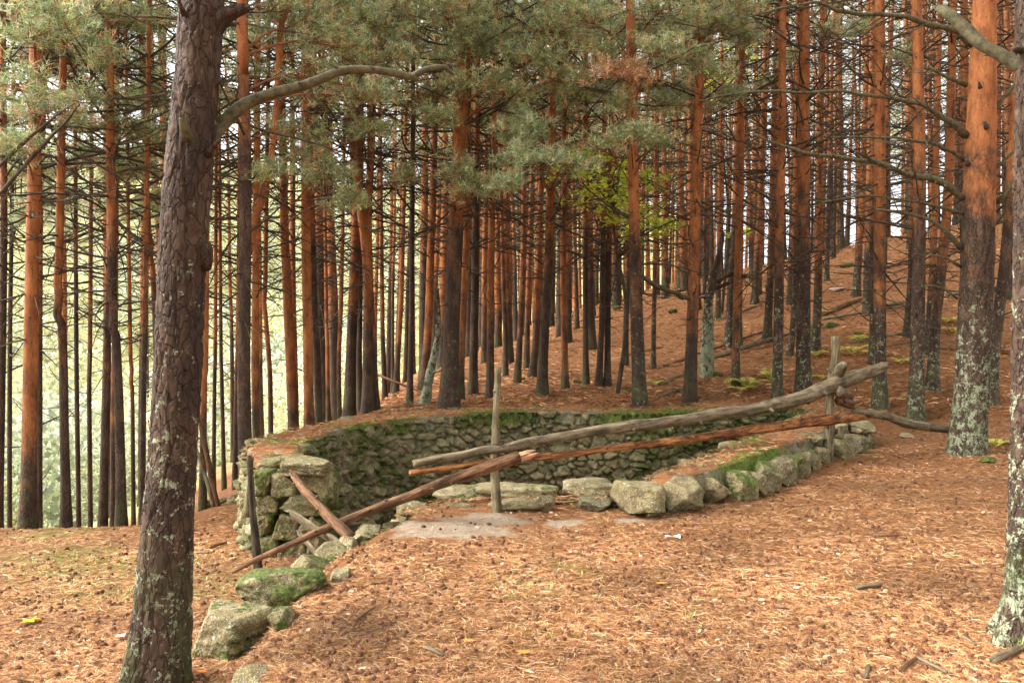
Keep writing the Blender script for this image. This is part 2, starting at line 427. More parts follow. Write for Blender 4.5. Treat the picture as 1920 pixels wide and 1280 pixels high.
# ------------------------------------------------------------------ stones
_ico = {}
def ico(n):
    if n not in _ico:
        import bmesh
        bm = bmesh.new(); bmesh.ops.create_icosphere(bm, subdivisions=n, radius=1.)
        _ico[n] = (np.array([v.co[:] for v in bm.verts]), np.array([[v.index for v in f.verts] for f in bm.faces])); bm.free()
    return _ico[n]
def rock(mb, c, size, seed, box=.5, cuts=9, rotz=0., sub=5, tone=None, moss=0., tilt=(0, 0), rough=.035):
    r_ = np.random.default_rng(seed)
    V, F = ico(sub); V = V.copy()
    p = 2+6*box
    V = V/((np.abs(V)**p).sum(1)**(1/p))[:, None]
    for q in range(cuts):
        n = r_.normal(size=3); n /= np.linalg.norm(n); d = r_.uniform(.55, .88)*(1.25 if box > .6 else 1.05)
        s = V@n; over = s > d; V[over] -= ((s[over]-d)*.93)[:, None]*n
    a = V[:, 0]*2.2+seed*1.7; b_ = V[:, 1]*2.2+V[:, 2]*1.9+seed*.9
    nn = fbm(a, b_, 5, seed % 5)+fbm(V[:, 2]*4+seed, V[:, 0]*3-seed, 3, 2)*.6
    L = np.linalg.norm(V, axis=1)[:, None]
    V = V*(1+rough*2.6*nn[:, None]+.022*fbm(V[:, 0]*9+V[:, 2]*7+seed, V[:, 1]*9-V[:, 2]*5, 3, 4)[:, None])
    V = V*np.asarray(size)*.5
    tx, ty = tilt
    def rot(V, a, i, j):
        W = V.copy(); W[:, i] = V[:, i]*math.cos(a)-V[:, j]*math.sin(a); W[:, j] = V[:, i]*math.sin(a)+V[:, j]*math.cos(a); return W
    V = rot(V, tx, 1, 2); V = rot(V, ty, 0, 2); V = rot(V, rotz, 0, 1)
    t = r_.random() if tone is None else tone
    mb.add(V+np.asarray(c), None, F, 0, (t, moss, r_.random()))

# ---- the curved dry stone wall
OUT_L = [(-.6, 13.25), (-1.3, 12.75), (-1.9, 12.0), (-2.35, 11.1), (-2.62, 10.3), (-2.74, 9.4), (-2.58, 8.5), (-2.30, 7.75)]
IN = [(-1.67, 7.68), (-2.02, 8.6), (-2.12, 9.5), (-1.96, 10.2), (-1.69, 10.8), (-1.37, 11.4), (-.92, 11.8), (-.3, 12.35), (.3, 12.5), (1.75, 12.25),
      (2.98, 12.75), (4.0, 13.35), (4.25, 12.9), (3.9, 12.0), (3.25, 10.8), (2.5, 9.6), (1.92, 8.65), (1.31, 7.8), (.88, 7.75), (.43, 7.9), (-.15, 8.15), (-.75, 7.75), (-1.12, 6.65)]
wall = empty('stone_wall', (.5, 10.5, 0), 'curved dry stone wall of mossy grey rubble ringing the sunken pit', 'stone wall')
wo = np.array([.5, 10.5, 0.])
STP = .018
pa = catmull(OUT_L, STP); pb = resample([OUT_L[-1], (-2.0, 7.66), IN[0]], int(.65/STP))[1:-1]; pc = catmull(IN, STP)
def topz(x, y):
    near = (y < 8.6) & (x > -1.5)
    base = .30+.02*fbm(x*2, y*2, 2)
    return np.where(near, np.interp(x, [-1.2, -.15, .43, .88, 1.31, 2.], [-.03, -.01, .0, .09, .25, .28]), base)
P2 = np.vstack([pa, pb, pc]); 
T = np.gradient(P2, axis=0)
ker = np.ones(9)/9
T = np.stack([np.convolve(T[:, k], ker, 'same') for k in (0, 1)], 1); T /= np.linalg.norm(T, axis=1)[:, None]
Nn = np.stack([T[:, 1], -T[:, 0]], 1)               # to the right of travel
S = np.concatenate([[0], np.cumsum(np.linalg.norm(np.diff(P2, axis=0), axis=1))])
# the visible side: outside for the left stretch, towards the pit for the inner run
sgn = 1.
zt = topz(P2[:, 0], P2[:, 1])
nz_ = 84
ZZ = -1.35+(zt[:, None]+1.35)*np.linspace(0, 1, nz_)[None, :]**.9
UU = np.tile(S[:, None], (1, nz_))
wu = UU+.07*fbm(UU*5, ZZ*5, 3, 1); wz = ZZ+.05*fbm(UU*4+50, ZZ*6, 3, 2)
g1, id1, a1, b1 = cells(wu, wz, .155, .09, 0, .95, .75)
g2, id2, a2, b2 = cells(wu+3.3, wz, .085, .24, 3, .7, .3)
topband = ZZ > (zt[:, None]-.15-.02*vnoise(UU*3, UU*0))
tb = topband & (P2[:, 0] > -.6)[:, None]
gp = np.where(tb, g2, g1); idd = np.where(tb, id2, id1); ta = np.where(tb, a2, a1); tb2 = np.where(tb, b2, b1)
hgt = sstep(.0, .26, gp)
dsp = hgt*(.05+.07*idd)+hgt*(ta*(idd-.5)*.09+tb2*(np.mod(idd*7, 1)-.5)*.09)+.016*fbm(UU*18, ZZ*18, 3, 3)-.07
batter = (zt[:, None]-ZZ)*.03
n3 = np.concatenate([sgn*Nn, np.zeros((len(Nn), 1))], 1)
print('normals check', Nn[len(pa)+len(pb)+400], P2[len(pa)+len(pb)+400])
V = np.concatenate([np.tile(P2[:, None, :], (1, nz_, 1)), ZZ[..., None]], -1)+(dsp+batter)[..., None]*n3[:, None, :]
mossy = np.clip(.35+.9*fbm(UU*.8, ZZ*1.2, 3, 6)+.45*topband*(P2[:, 0] > -.8)[:, None]-.6*(hgt < .3), 0, 1)*sstep(.05, .35, hgt)
mb = MB(); mb.add(V.reshape(-1, 3)-wo, grid_f(len(P2), nz_)[:, ::-1], c=np.stack([idd, mossy, hgt], -1).reshape(-1, 3))
mb.build('masonry', M_STONE, wall, colour=True)
# cap under fallen needles: strip between the inner edge and its outer offset
pcn = Nn[len(pa)+len(pb):]
def cap(mb, inner, outer, nz=14, zoff=0.):
    n = len(inner); t = np.linspace(0, 1, nz)
    XY = inner[:, None, :]*(1-t[None, :, None])+outer[:, None, :]*t[None, :, None]
    x, y = XY[..., 0], XY[..., 1]
    z = topz(inner[:, 0], inner[:, 1])[:, None]+.015+zoff+.03*fbm(x*4, y*4, 3, 2)+.02*fbm(x*14, y*14, 3, 3)
    edge = np.minimum(t, 1-t)[None, :]
    gg, ii, _, _ = cells(x+.1*fbm(x*3, y*3, 2), y, .3, .3, 2)
    z = z+.035*sstep(0, .3, gg)*(ii)-.15*(1-sstep(0, .09, edge))-.02*(1-sstep(0,.2,edge))
    z = z-.16*(1-sstep(0, 5, np.arange(n)))[:, None]-.16*(1-sstep(0, 8, n-1-np.arange(n)))[:, None]
    ms = np.clip(.2+1.1*fbm(x*1.6, y*1.6, 3, 5)+.35*(1-sstep(0, .3, edge)), 0, 1)
    mb.add(np.stack([x, y, z], -1).reshape(-1, 3)-wo, grid_f(n, nz), c=np.stack([ii, ms, sstep(0, .2, edge)+0*x], -1).reshape(-1, 3))
M_CAP = None
def m_cap():
    m, nt, b = newmat('needle_strewn_cap', .9, .15); g = G(nt); v = g.co('Object')
    a = g.n('ShaderNodeVertexColor', _layer_name='tone').outputs[0]; sp = g.n('ShaderNodeSeparateColor', i0=a)
    n3 = g.noise(v, 110, 4, .7, 2.); n1 = g.noise(v, 6, 5, .65); n2 = g.noise(v, 14, 5, .7)
    nd = g.ramp(n3, [(.28, (.12, .045, .02)), (.45, (.32, .13, .05)), (.6, (.48, .22, .09)), (.76, (.68, .40, .21))])
    stn = g.ramp(n2, [(.3, (.13, .11, .06)), (.55, (.31, .28, .18)), (.75, (.48, .45, .32))])
    c = g.mix(g.step(g.math('ADD', n1, g.math('MULTIPLY', sp.outputs[2], .18)), .56, .64), stn, nd)
    mo = g.step(g.math('ADD', g.math('MULTIPLY', sp.outputs[1], .6), n2), .74, .86)
    c = g.mix(mo, c, g.ramp(g.noise(v, 45, 3), [(.3, (.05, .08, .012)), (.7, (.22, .28, .05))]))
    nt.links.new(c, b.inputs['Base Color']); g.bump(g.math('ADD', n3, n2), .9, .02, b); return m
M_CAP = m_cap()
tipi = int(np.argmax(pc[:, 0]))
nrm = -pcn
sm = np.stack([np.convolve(np.pad(nrm[:, k], 40, 'edge'), np.ones(81)/81, 'valid') for k in (0, 1)], 1); sm /= np.linalg.norm(sm, axis=1)[:, None]
thick = np.where(np.arange(len(pc)) < tipi, .72, np.interp(pc[:, 1], [6.6, 7.9, 8.8, 9.8, 12.5], [.25, .30, .46, .62, .55]))
outer = pc+sm*thick[:, None]
first = int(np.argmin(np.hypot(pc[:, 0]+1.4, pc[:, 1]-11.3)))
# left stretch follows the drawn outer line
paL = resample(pa[::-1], first)
k_ = int(np.argmin(np.hypot(pa[::-1][:, 0]+1.9, pa[::-1][:, 1]-12.0)))
outer[:first] = resample(pa[::-1][:k_+1], first)
bl = 60; outer[first:first+bl] = outer[first:first+bl]*(np.linspace(0, 1, bl)[:, None])+resample([outer[first-1], outer[first+bl]], bl)*(1-np.linspace(0, 1, bl)[:, None])
cend = tipi+int(np.argmax(pc[tipi:, 0] < .95))
mb = MB(); cap(mb, pc[:cend:2], outer[:cend:2]); mb.build('wall_top', M_CAP, wall, colour=True)
# near outer face, single course of blocks
ob = MB()
ni = np.arange(tipi-80, cend, 2); oo = outer[ni]-sm[ni]*.05
zz = np.linspace(0, 1, 16); to = topz(pc[ni, 0], pc[ni, 1])
Vo = np.concatenate([np.tile(oo[:, None, :], (1, 16, 1)), (-.5+(to[:, None]+.5)*zz)[..., None]], -1)
uu = np.tile(np.arange(len(ni))[:, None]*.04, (1, 16)); g3, i3, _, _ = cells(uu, Vo[..., 2], .3, .25, 1)
Vo[..., :2] += (sm[ni]*1.)[:, None, :]*(.05*sstep(0, .25, g3)-.03)[..., None]
ob.add(Vo.reshape(-1, 3)-wo, grid_f(len(ni), 16), c=np.stack([i3, .4+0*i3, i3], -1).reshape(-1, 3))
ob.build('outer_face', M_STONE, wall, colour=True)
rr = random.Random(3)
def block(u0, u1, vt, vb, D, depth=.3, seed=0, name='stone_block', moss=.15, tone=None, box=.75, rotz=0., mat=None, lab=None, sub=5, cuts=7, tilt=(0, 0)):
    a = at(u0, vt, D); b = at(u1, vb, D); c = (a+b)/2+np.array([0, depth*.35, 0])
    mb = MB(); rock(mb, c-wo, ((b[0]-a[0])*1.0, depth, (a[2]-b[2])*1.08), seed, box, cuts, rotz, sub, tone, moss, tilt)
    o = mb.build(name, mat or M_BOULD, wall, colour=True)
    if lab: o['label'] = lab
    return o
# blocks of the outer near side (photo rows give top and foot)
for i, (u0, u1, vt, vb) in enumerate([(1318, 1362, 892, 948), (1352, 1378, 893, 934), (1366, 1412, 882, 940), (1404, 1424, 885, 932), (1410, 1456, 864, 925), (1446, 1482, 858, 915),
                                      (1474, 1500, 852, 905), (1492, 1516, 843, 896), (1508, 1528, 838, 886), (1522, 1544, 832, 878), (1566, 1592, 822, 868), (1588, 1618, 812, 858), (1612, 1640, 796, 848)]):
    D = 2661/(vb-6-600.)-.10
    block(u0-4, u1+4, vt+7, vb, D+.05, .36, 40+i, moss=rr.choice([.1, .2, .3, .4]), rotz=.35, tone=rr.uniform(.1, .6), box=.85, cuts=5)
block(1600, 1642, 790, 812, 11.0, .8, 61, moss=0., lab='pale stone block at the far right corner of the wall')
# blocks at the free end by the slab
block(526, 616, 866, 890, 7.52, .5, 71, moss=.3, tone=.4, lab='long flat slab resting on top of the wall end', name='slab', box=1.6, cuts=2)
for i, (u0, u1, vt, vb) in enumerate([(477, 509, 886, 928), (509, 557, 890, 930), (557, 615, 890, 926), (476, 521, 928, 964), (521, 612, 928, 966), (478, 513, 964, 1006), (513, 561, 966, 1010), (561, 606, 966, 1004),
                                      (478, 522, 1006, 1044), (522, 576, 1010, 1046), (576, 604, 1004, 1040), (481, 531, 1044, 1076), (531, 590, 1046, 1076), (596, 624, 892, 960)]):
    block(u0-1, u1+1, vt-1, vb+1, 7.56+.03*rr.random(), .34, 80+i, moss=.35, tone=.3+.3*rr.random(), mat=M_STONE, box=1.1, cuts=2)
for i, (u0, u1, vt, vb, D) in enumerate([(476, 530, 852, 866, 8.35), (500, 560, 862, 876, 7.95), (482, 520, 866, 880, 7.8), (490, 540, 834, 846, 9.2)]):
    block(u0, u1, vt, vb, D, .34, 110+i, moss=.3, tone=.45, name='cap_stone', box=.9, cuts=3)
for i in range(26):       # uneven stones on the cap's edges
    k = rr.randrange(60, len(pc)-60); p = pc[k]*.93+outer[k]*.07 if i % 2 else pc[k]*.1+outer[k]*.9
    if p[1] < 7.5: continue
    mb = MB(); rock(mb, np.array([p[0], p[1], float(topz(np.array([pc[k][0]]), np.array([pc[k][1]]))[0])-.02])-wo, (rr.uniform(.2, .4), rr.uniform(.18, .3), rr.uniform(.08, .13)), 130+i, .6, 6, rr.uniform(0, 3), 4, None, rr.uniform(0, .4))
    mb.build('cap_stone', M_BOULD, wall, colour=True)

# ---- loose boulders
def boulder(u0, u1, vt, vb, label, seed, depth=None, moss=.1, box=.4, tone=.7, Dadd=0., cuts=10, rotz=0., name='boulder', group=None, sink=.25, D=None, tilt=(0, 0), sub=5):
    if D is None: D = hit((u0+u1)/2, vb)[1]+Dadd
    a = at(u0, vt, D); b = at(u1, vb, D); w_ = b[0]-a[0]; h_ = a[2]-b[2]; dp = depth or w_*.8
    hh = h_*(1+sink)
    cen = np.array([(a[0]+b[0])/2, D+dp*.3, a[2]-hh/2])
    base = np.array([cen[0], cen[1], cen[2]-hh/2])
    mb = MB(); rock(mb, cen-base, (w_*1.06, dp, hh), seed, box, cuts, rotz, sub, tone, moss, tilt)
    o = mb.build(name, M_BOULD, colour=True); o.location = base
    return tag(o, label, 'rock', group)
boulder(1155, 1246, 903, 966, 'large pale cracked boulder left of the squarish block at the near wall', 1, .55, .15, .35, .5, Dadd=-.05)
boulder(1248, 1322, 902, 958, 'squarish pale boulder with a sharp edge against the near wall', 2, .45, .15, .7, .5, Dadd=-.08)
boulder(1100, 1158, 916, 952, 'low boulder with a bright green moss patch near the middle of the wall', 3, .35, .55, .3, .5, Dadd=-.05)
boulder(1043, 1088, 912, 945, 'small mossy stone beside the orange leaves', 4, .3, .6, .4, .5)
boulder(1004, 1040, 932, 961, 'small grey stone right of the middle fence post', 5, .2, .15, .5, .35)
boulder(1212, 1246, 944, 970, 'little dark stone under the large cracked boulder', 6, .18, .3, .3, .3)
boulder(918, 1008, 940, 958, 'long low stone edge at the foot of the middle fence post', 7, .25, .1, .7, .4)
boulder(895, 1045, 912, 930, 'flat pale slab behind the middle fence post', 8, .35, .2, .8, .8, D=7.95, sink=.9)
boulder(815, 905, 916, 936, 'flat mossy slab left of the middle fence post', 9, .35, .3, .8, .7, D=7.9, sink=.9)
boulder(1060, 1150, 905, 925, 'flat needle strewn stone behind the mossy stones', 10, .4, .0, .7, .7, D=7.75, sink=.9)
boulder(352, 480, 1150, 1232, 'pale granite block right of the large left pine', 15, .34, .30, .95, .55, D=4.75, cuts=3, rotz=-.42, tilt=(-.06, -.05), sink=.1, sub=6)
boulder(440, 600, 1080, 1140, 'broad low boulder with green moss above the granite block', 12, .6, .62, .25, .5, D=5.15, sink=.6, sub=6)
boulder(534, 610, 1046, 1084, 'low mossy rock at the lip of the pit', 13, .45, .5, .25, .5, D=5.72, sink=.6)
boulder(590, 645, 1028, 1054, 'pale rock at the foot of the slanting broken log', 14, .35, .3, .4, .5, D=6.05, sink=.6)
boulder(626, 668, 1012, 1030, 'pale rock ledge on the rim beside the gravel', 15, .4, .2, .4, .7, D=6.35, sink=1.)
boulder(664, 706, 984, 1006, 'small pale ledge under the slanting broken log', 24, .4, .2, .4, .6, D=6.75, sink=1.)
boulder(735, 806, 938, 960, 'flat pale rock under the long leaning pole', 16, .4, .2, .5, .6, D=7.55, sink=1.)
boulder(500, 548, 1148, 1182, 'small mossy stone sunk in needles behind the granite block', 17, .2, .5, .3, .5)
boulder(432, 515, 1262, 1300, 'dark rounded stone at the bottom edge of the picture', 18, .3, .1, .3, .4, D=3.95)
boulder(612, 650, 1070, 1092, 'small pale stone flush with the ground near the lip', 19, .2, .1, .3, .8)
boulder(386, 420, 936, 948, 'low grey stone at the crest behind the large left pine', 20, .3, .3, .3, .4, sink=.6)
boulder(424, 456, 930, 942, 'small flat stone at the crest left of the wall', 26, .3, .3, .3, .5, sink=.6)
boulder(1842, 1872, 858, 868, 'small moss cushion covered stone beside the lichened pine', 21, .2, 1., .3, .4)
boulder(1690, 1714, 812, 822, 'small white stone on the path by the fence', 22, .12, 0, .3, 1.)

# ------------------------------------------------------------------ fence posts, rails, poles
def plane_pt(A, B):
    """vertical plane through two plan points -> function (u, v) -> 3D"""
    A = np.array(A); B = np.array(B)
    def f(u, v, off=0.):
        k = (u-960.)/FPX; d = B-A; t = (k*A[1]-A[0])/(d[0]-k*d[1]); p = A+t*d
        n = np.array([d[1], -d[0]]); n = n/np.linalg.norm(n); D = p[1]
        return np.array([p[0], D, CAMH-(v-HOR)/FPX*D])+np.array([n[0], n[1], 0])*off
    return f
def log(name, pts, rad, mat, label, cat, rough=.10, seed=1, n=14, ends=None, parent=None, knots=6, group=None, step=.05):
    P = catmull([np.append(p, r) for p, r in zip(pts, rad)], step); base = P[0, :3].copy()
    mb = MB(); Q = P[:, :3]-base
    wob = np.stack([fbm(np.arange(len(Q))*.12+seed*5, np.full(len(Q), k*3.3), 2) for k in range(3)], 1)*np.mean(rad)*.5
    Q = Q+wob
    tube(mb, Q, P[:, 3], n, rough=rough, seed=seed)
    r_ = random.Random(seed)
    for k in range(knots if len(Q) > 6 else 0):
        i = r_.randrange(2, len(Q)-2); d = np.array([r_.uniform(-1, 1), -r_.random(), r_.uniform(-.6, 1)]); d /= np.linalg.norm(d); rr0 = P[i, 3]
        tube(mb, [Q[i], Q[i]+d*rr0*1.05, Q[i]+d*rr0*(1.3+r_.random()*.5)], [rr0*.5, rr0*.36, rr0*.2], 7, rough=.2, seed=k)
    if ends:
        e, m2 = ends
        mats = [mat, m2]
        i0 = Q[-1] if e > 0 else Q[0]; dr = (Q[-1]-Q[-3]) if e > 0 else (Q[0]-Q[2]); dr = dr/np.linalg.norm(dr); r0 = P[-1, 3] if e > 0 else P[0, 3]
        for k in range(9):
            o_ = np.array([r_.uniform(-1, 1), r_.uniform(-1, 1), r_.uniform(-1, 1)]); o_ -= dr*(o_@dr); o_ *= r0*.6
            L = r0*r_.uniform(1.0, 3.5)
            tube(mb, [i0-dr*r0+o_, i0+dr*L*.5+o_, i0+dr*L+o_*1.1], [r0*.42, r0*.33, r0*.05], 6, m=1, rough=.2, seed=k)
    else: mats = [mat]
    d = Q[-1]-Q[0]; q = Vector(d).to_track_quat('X', 'Z'); Rm = np.array(q.to_matrix()); mb.v = [v@Rm for v in mb.v]
    o = mb.build(name, mats, parent); o.location = base; o.rotation_mode = 'QUATERNION'; o.rotation_quaternion = q
    return tag(o, label, cat, group)
A1 = (-.134, 7.45); A2 = (3.49, 9.80)
FP = plane_pt(A1, A2)
def px(w_, D): return w_*D/FPX/2
p1 = hit(931, 957); p2 = np.array([3.48, 9.8, h1(3.48, 9.8)])
log('fence_post', [at(932, 975, 7.45), at(930, 860, 7.45), at(932, 770, 7.45), at(934, 688, 7.45)], [.042, .036, .030, .026], M_POST, 'thin upright wooden post in the middle of the broken fence', 'fence post', .2, 3, 12)
log('fence_post', [at(1550, 890, 9.8), at(1553, 800, 9.8), at(1560, 720, 9.8), at(1567, 630, 9.8)], [.060, .055, .048, .042], M_POST, 'tall pale wooden post carrying the right ends of the rails', 'fence post', .2, 5, 12)
log('fence_post', [at(483, 1092, 6.95), at(480, 1000, 6.95), at(472, 930, 6.95), at(468, 852, 6.95)], [.036, .031, .026, .020], M_DARK, 'dark crooked post in front of the stone wall end', 'fence post', .25, 6, 10)
log('split_stake', [at(462, 968, 7.1), at(468, 910, 7.1), at(474, 856, 7.1)], [.030, .028, .018], M_POST, 'split greenish stake tied beside the dark crooked post', 'stake', .3, 7, 8)
f = lambda u, v: FP(u, v, .07)
log('fence_rail', [f(768, 864), f(925, 838), f(1180, 797), f(1400, 765), f(1490, 746), f(1555, 720), f(1600, 703), f(1640, 690)],
    [px(15, 7), px(17, 7.4), px(20, 8.3), px(23, 9), px(26, 9.4), px(28, 9.8), px(26, 9.9), px(20, 10)], M_GREY, 'thick smooth grey upper rail with a splintered right end', 'fence rail', .08, 9, 16, ends=(1, M_GREY))
log('fence_rail', [f(758, 884), f(880, 868), f(1000, 855), f(1250, 825), f(1450, 797), f(1560, 785), f(1648, 772)],
    [px(10, 7), px(12, 7.4), px(12, 7.6), px(15, 8.5), px(18, 9.4), px(18, 9.8), px(10, 10)], M_ORWOOD, 'lower rail with orange peeling bark', 'fence rail', .16, 11, 12, ends=(1, M_ORWOOD), knots=14)
log('fence_rail', [at(1600, 770, 9.95), at(1660, 780, 10.1), at(1710, 796, 10.3), at(1800, 806, 10.6)], [px(14, 10), px(17, 10.1), px(17, 10.3), px(14, 10.5)], M_GREY, 'short rail sagging from the right post to the lichened pine', 'fence rail', .1, 13, 12)
PD = plane_pt((at(480, 1045, 6.8)[0], 6.8), (at(972, 858, 7.22)[0], 7.22))
log('leaning_pole', [PD(436, 1072), PD(480, 1048), PD(560, 1012), PD(700, 955), PD(840, 903), PD(920, 873), PD(972, 856)],
    [px(7, 6.8), px(10, 6.8), px(13, 6.8), px(17, 7), px(21, 7.1), px(24, 7.2), px(22, 7.2)], M_BRWOOD, 'long reddish brown pole leaning across the pit opening, raw break at its upper end', 'pole', .10, 15, 14, ends=(1, M_PALE), knots=12)
log('broken_log', [at(549, 892, 7.4), at(572, 920, 7.2), at(620, 970, 6.95), at(660, 1010, 6.75)], [px(14, 7), px(17, 7), px(20, 6.8), px(22, 6.7)], M_BRWOOD, 'short flaky log slanting down from the wall end slab', 'log', .14, 17, 12, ends=(-1, M_BRWOOD))
def board(u0, v0, u1, v1, D0, D1, w_, t_, label, seed):
    a = at(u0, v0, D0); b = at(u1, v1, D1); n = 20; P = resample([a, b], n); d = (b-a)/np.linalg.norm(b-a)
    s = np.cross(d, [0, 1, .4]); s /= np.linalg.norm(s); q = np.cross(d, s); mb = MB()
    th = np.arange(12)*2*np.pi/12; cx = np.sign(np.cos(th))*np.abs(np.cos(th))**.4*w_; cy = np.sign(np.sin(th))*np.abs(np.sin(th))**.4*t_
    jag = 1+.12*fbm(np.arange(n)[:, None]*.5+seed, th[None, :]+0*np.arange(n)[:, None], 2)
    V = P[:, None, :]-a+(cx[None, :]*jag)[..., None]*s+(cy[None, :]*jag)[..., None]*q
    V = V.reshape(-1, 3); k = len(V); V = np.vstack([V, [P[0]-a], [P[-1]-a]]); j = np.arange(12)
    mb.add(V, tube_f(n, 12), np.vstack([np.stack([np.full(12, k), (j+1) % 12, j], -1), np.stack([np.full(12, k+1), (n-1)*12+j, (n-1)*12+(j+1) % 12], -1)]))
    q_ = Vector(b-a).to_track_quat('X', 'Z'); Rm = np.array(q_.to_matrix()); mb.v = [v@Rm for v in mb.v]; o = mb.build('plank', M_GREY, smooth=False); o.location = a; o.rotation_mode = 'QUATERNION'; o.rotation_quaternion = q_; return tag(o, label, 'plank')
board(546, 962, 644, 1025, 7.35, 6.75, .045, .014, 'grey weathered board slanting under the reddish pole', 3)
board(560, 1000, 600, 1045, 7.3, 6.9, .040, .012, 'short grey board end low in the pit opening', 5)
# short logs bound at the right post
log('log_stub', [at(1570, 716, 9.95), at(1576, 696, 9.75), at(1584, 684, 9.6)], [.066, .062, .040], M_GREY, 'round grey log end standing on the upper rail at the right post', 'log', .06, 19, 14, knots=0, step=.03)
log('log_stub', [at(1590, 744, 10.1), at(1572, 734, 9.65)], [.055, .058], M_GREY, 'upper cut log end facing out behind the right post', 'log', .06, 20, 12, knots=0, step=.1)
log('log_stub', [at(1596, 756, 10.1), at(1576, 750, 9.75)], [.055, .055], M_BRWOOD, 'dark lower log end wedged behind the right post', 'log', .12, 21, 12, knots=0, step=.1)
log('log_stub', [at(1577, 800, 9.98), at(1574, 822, 9.95)], [.045, .03], M_POST, 'mossy wood chunk hanging below the rail at the right post', 'log', .2, 22, 10, knots=0, step=.05)
def wire(c, r, tilt, n, label, seed):
    mb = MB(); rr_ = random.Random(seed)
    for k in range(n):
        t = np.linspace(0, 2*np.pi, 26); a = rr_.uniform(-.3, .3); o_ = rr_.uniform(-.03, .03)
        P = np.stack([np.cos(t)*r*(1+.1*rr_.random()), np.sin(t)*r*1.1, np.cos(t)*math.tan(tilt+a)*r+o_], 1)
        tube(mb, P, .0035, 5, cap=False)
    tube(mb, [(r*.8, -r, 0), (r*1.5, -r*1.4, .05), (r*1.6, -r*1.5, -.06)], .003, 4)
    o = mb.build('binding_wire', M_WIRE); o.location = c; return tag(o, label, 'wire')
wire(at(1566, 722, 9.8), .11, .5, 4, 'rusty wire lashing the upper rail to the right post', 1)
wire(at(1560, 785, 9.8), .09, .4, 3, 'rusty wire lashing the orange rail to the right post', 2)
wire(at(931, 836, 7.43), .07, .3, 4, 'dark wire lashing the rails to the middle post', 3)

# ------------------------------------------------------------------ needles and branches
GREENS = [(.13, .17, .065), (.22, .27, .13), (.10, .14, .06), (.30, .31, .12), (.34, .40, .24), (.38, .38, .16), (.28, .33, .17)]
TANS = [(.55, .33, .17), (.62, .40, .24), (.46, .26, .12)]
def needles(mb, C, Dr, L=.085, wd=.0065, per=14, tone=None, spread=.75, m=0, r_=None):
    """tufts: C centres, Dr shoot directions, tone colours per tuft"""
    n = len(C); r_ = r_ or rng
    t = r_.random((n, per, 1)); a = r_.random((n, per))*2*np.pi
    Dn = Dr/(np.linalg.norm(Dr, axis=1)[:, None]+1e-9)
    ref = np.where(np.abs(Dn[:, 2:3]) > .9, np.array([[1., 0, 0]]), np.array([[0, 0, 1.]]))
    A = np.cross(Dn, ref); A /= np.linalg.norm(A, axis=1)[:, None]; B = np.cross(Dn, A)
    rad = np.cos(a)[..., None]*A[:, None]+np.sin(a)[..., None]*B[:, None]
    dirn = Dn[:, None]*(r_.uniform(.15, 1.1, (n, per, 1)))+rad*spread*1.3; dirn /= np.linalg.norm(dirn, axis=2)[..., None]
    p0 = C[:, None]+Dn[:, None]*t*L*.9
    side = np.cross(dirn, r_.normal(size=(n, per, 3))); side /= np.linalg.norm(side, axis=2)[..., None]
    Ln = L*r_.uniform(.7, 1.2, (n, per, 1))
    V = np.stack([p0-side*wd*.5, p0+side*wd*.5, p0+dirn*Ln], 2).reshape(-1, 3)
    F = np.arange(len(V)).reshape(-1, 3)
    c = np.repeat(tone, per*3, axis=0)
    mb.add(V, None, F, m, c)
def tones(n, tan=.08, r_=None, pal=None):
    r_ = r_ or rng; pal = np.array(pal or GREENS)*1.28; c = pal[r_.integers(0, len(pal), n)]
    k = r_.random(n) < tan; tn = np.array(TANS); c[k] = tn[r_.integers(0, len(tn), int(k.sum()))]
    return c*r_.uniform(.8, 1.25, (n, 1))
def bent(p, d, L, n, droop, r_, wig=.12):
    P = [np.array(p, float)]; d = np.array(d, float); d /= np.linalg.norm(d)
    for i in range(n-1):
        d = d+np.array([r_.uniform(-wig, wig), r_.uniform(-wig, wig), droop+r_.uniform(-wig, wig)*.7]); d /= np.linalg.norm(d)
        P.append(P[-1]+d*L/(n-1))
    return np.array(P)
def dead_branch(mb, p, az, L, r0, r_, m=1, el=0., droop=.06, twigs=5, n=7):
    d = (math.cos(az)*math.cos(el), math.sin(az)*math.cos(el), math.sin(el))
    P = bent(p, d, L, n, droop, r_, .16); rad = r0*(1-.8*np.linspace(0, 1, n)); tube(mb, P, rad, 5, m, cap=False)
    for k in range(twigs):
        i = r_.randrange(1, n-1); s = r_.choice([-1, 1]); a2 = az+s*r_.uniform(.5, 1.2)
        l2 = L*r_.uniform(.18, .45); e2 = r_.uniform(-.3, .5)
        Q = bent(P[i], (math.cos(a2), math.sin(a2), e2), l2, 4, r_.uniform(-.12, .12), r_, .2)
        tube(mb, Q, rad[i]*np.array([.55, .42, .3, .12]), 3, m, cap=False)
        if l2 > .4 and r_.random() < .6:
            a3 = a2-s*r_.uniform(.5, 1.1); Q2 = bent(Q[2], (math.cos(a3), math.sin(a3), r_.uniform(-.2, .4)), l2*.5, 3, 0, r_, .2)
            tube(mb, Q2, rad[i]*np.array([.3, .2, .08]), 3, m, cap=False)
    return P
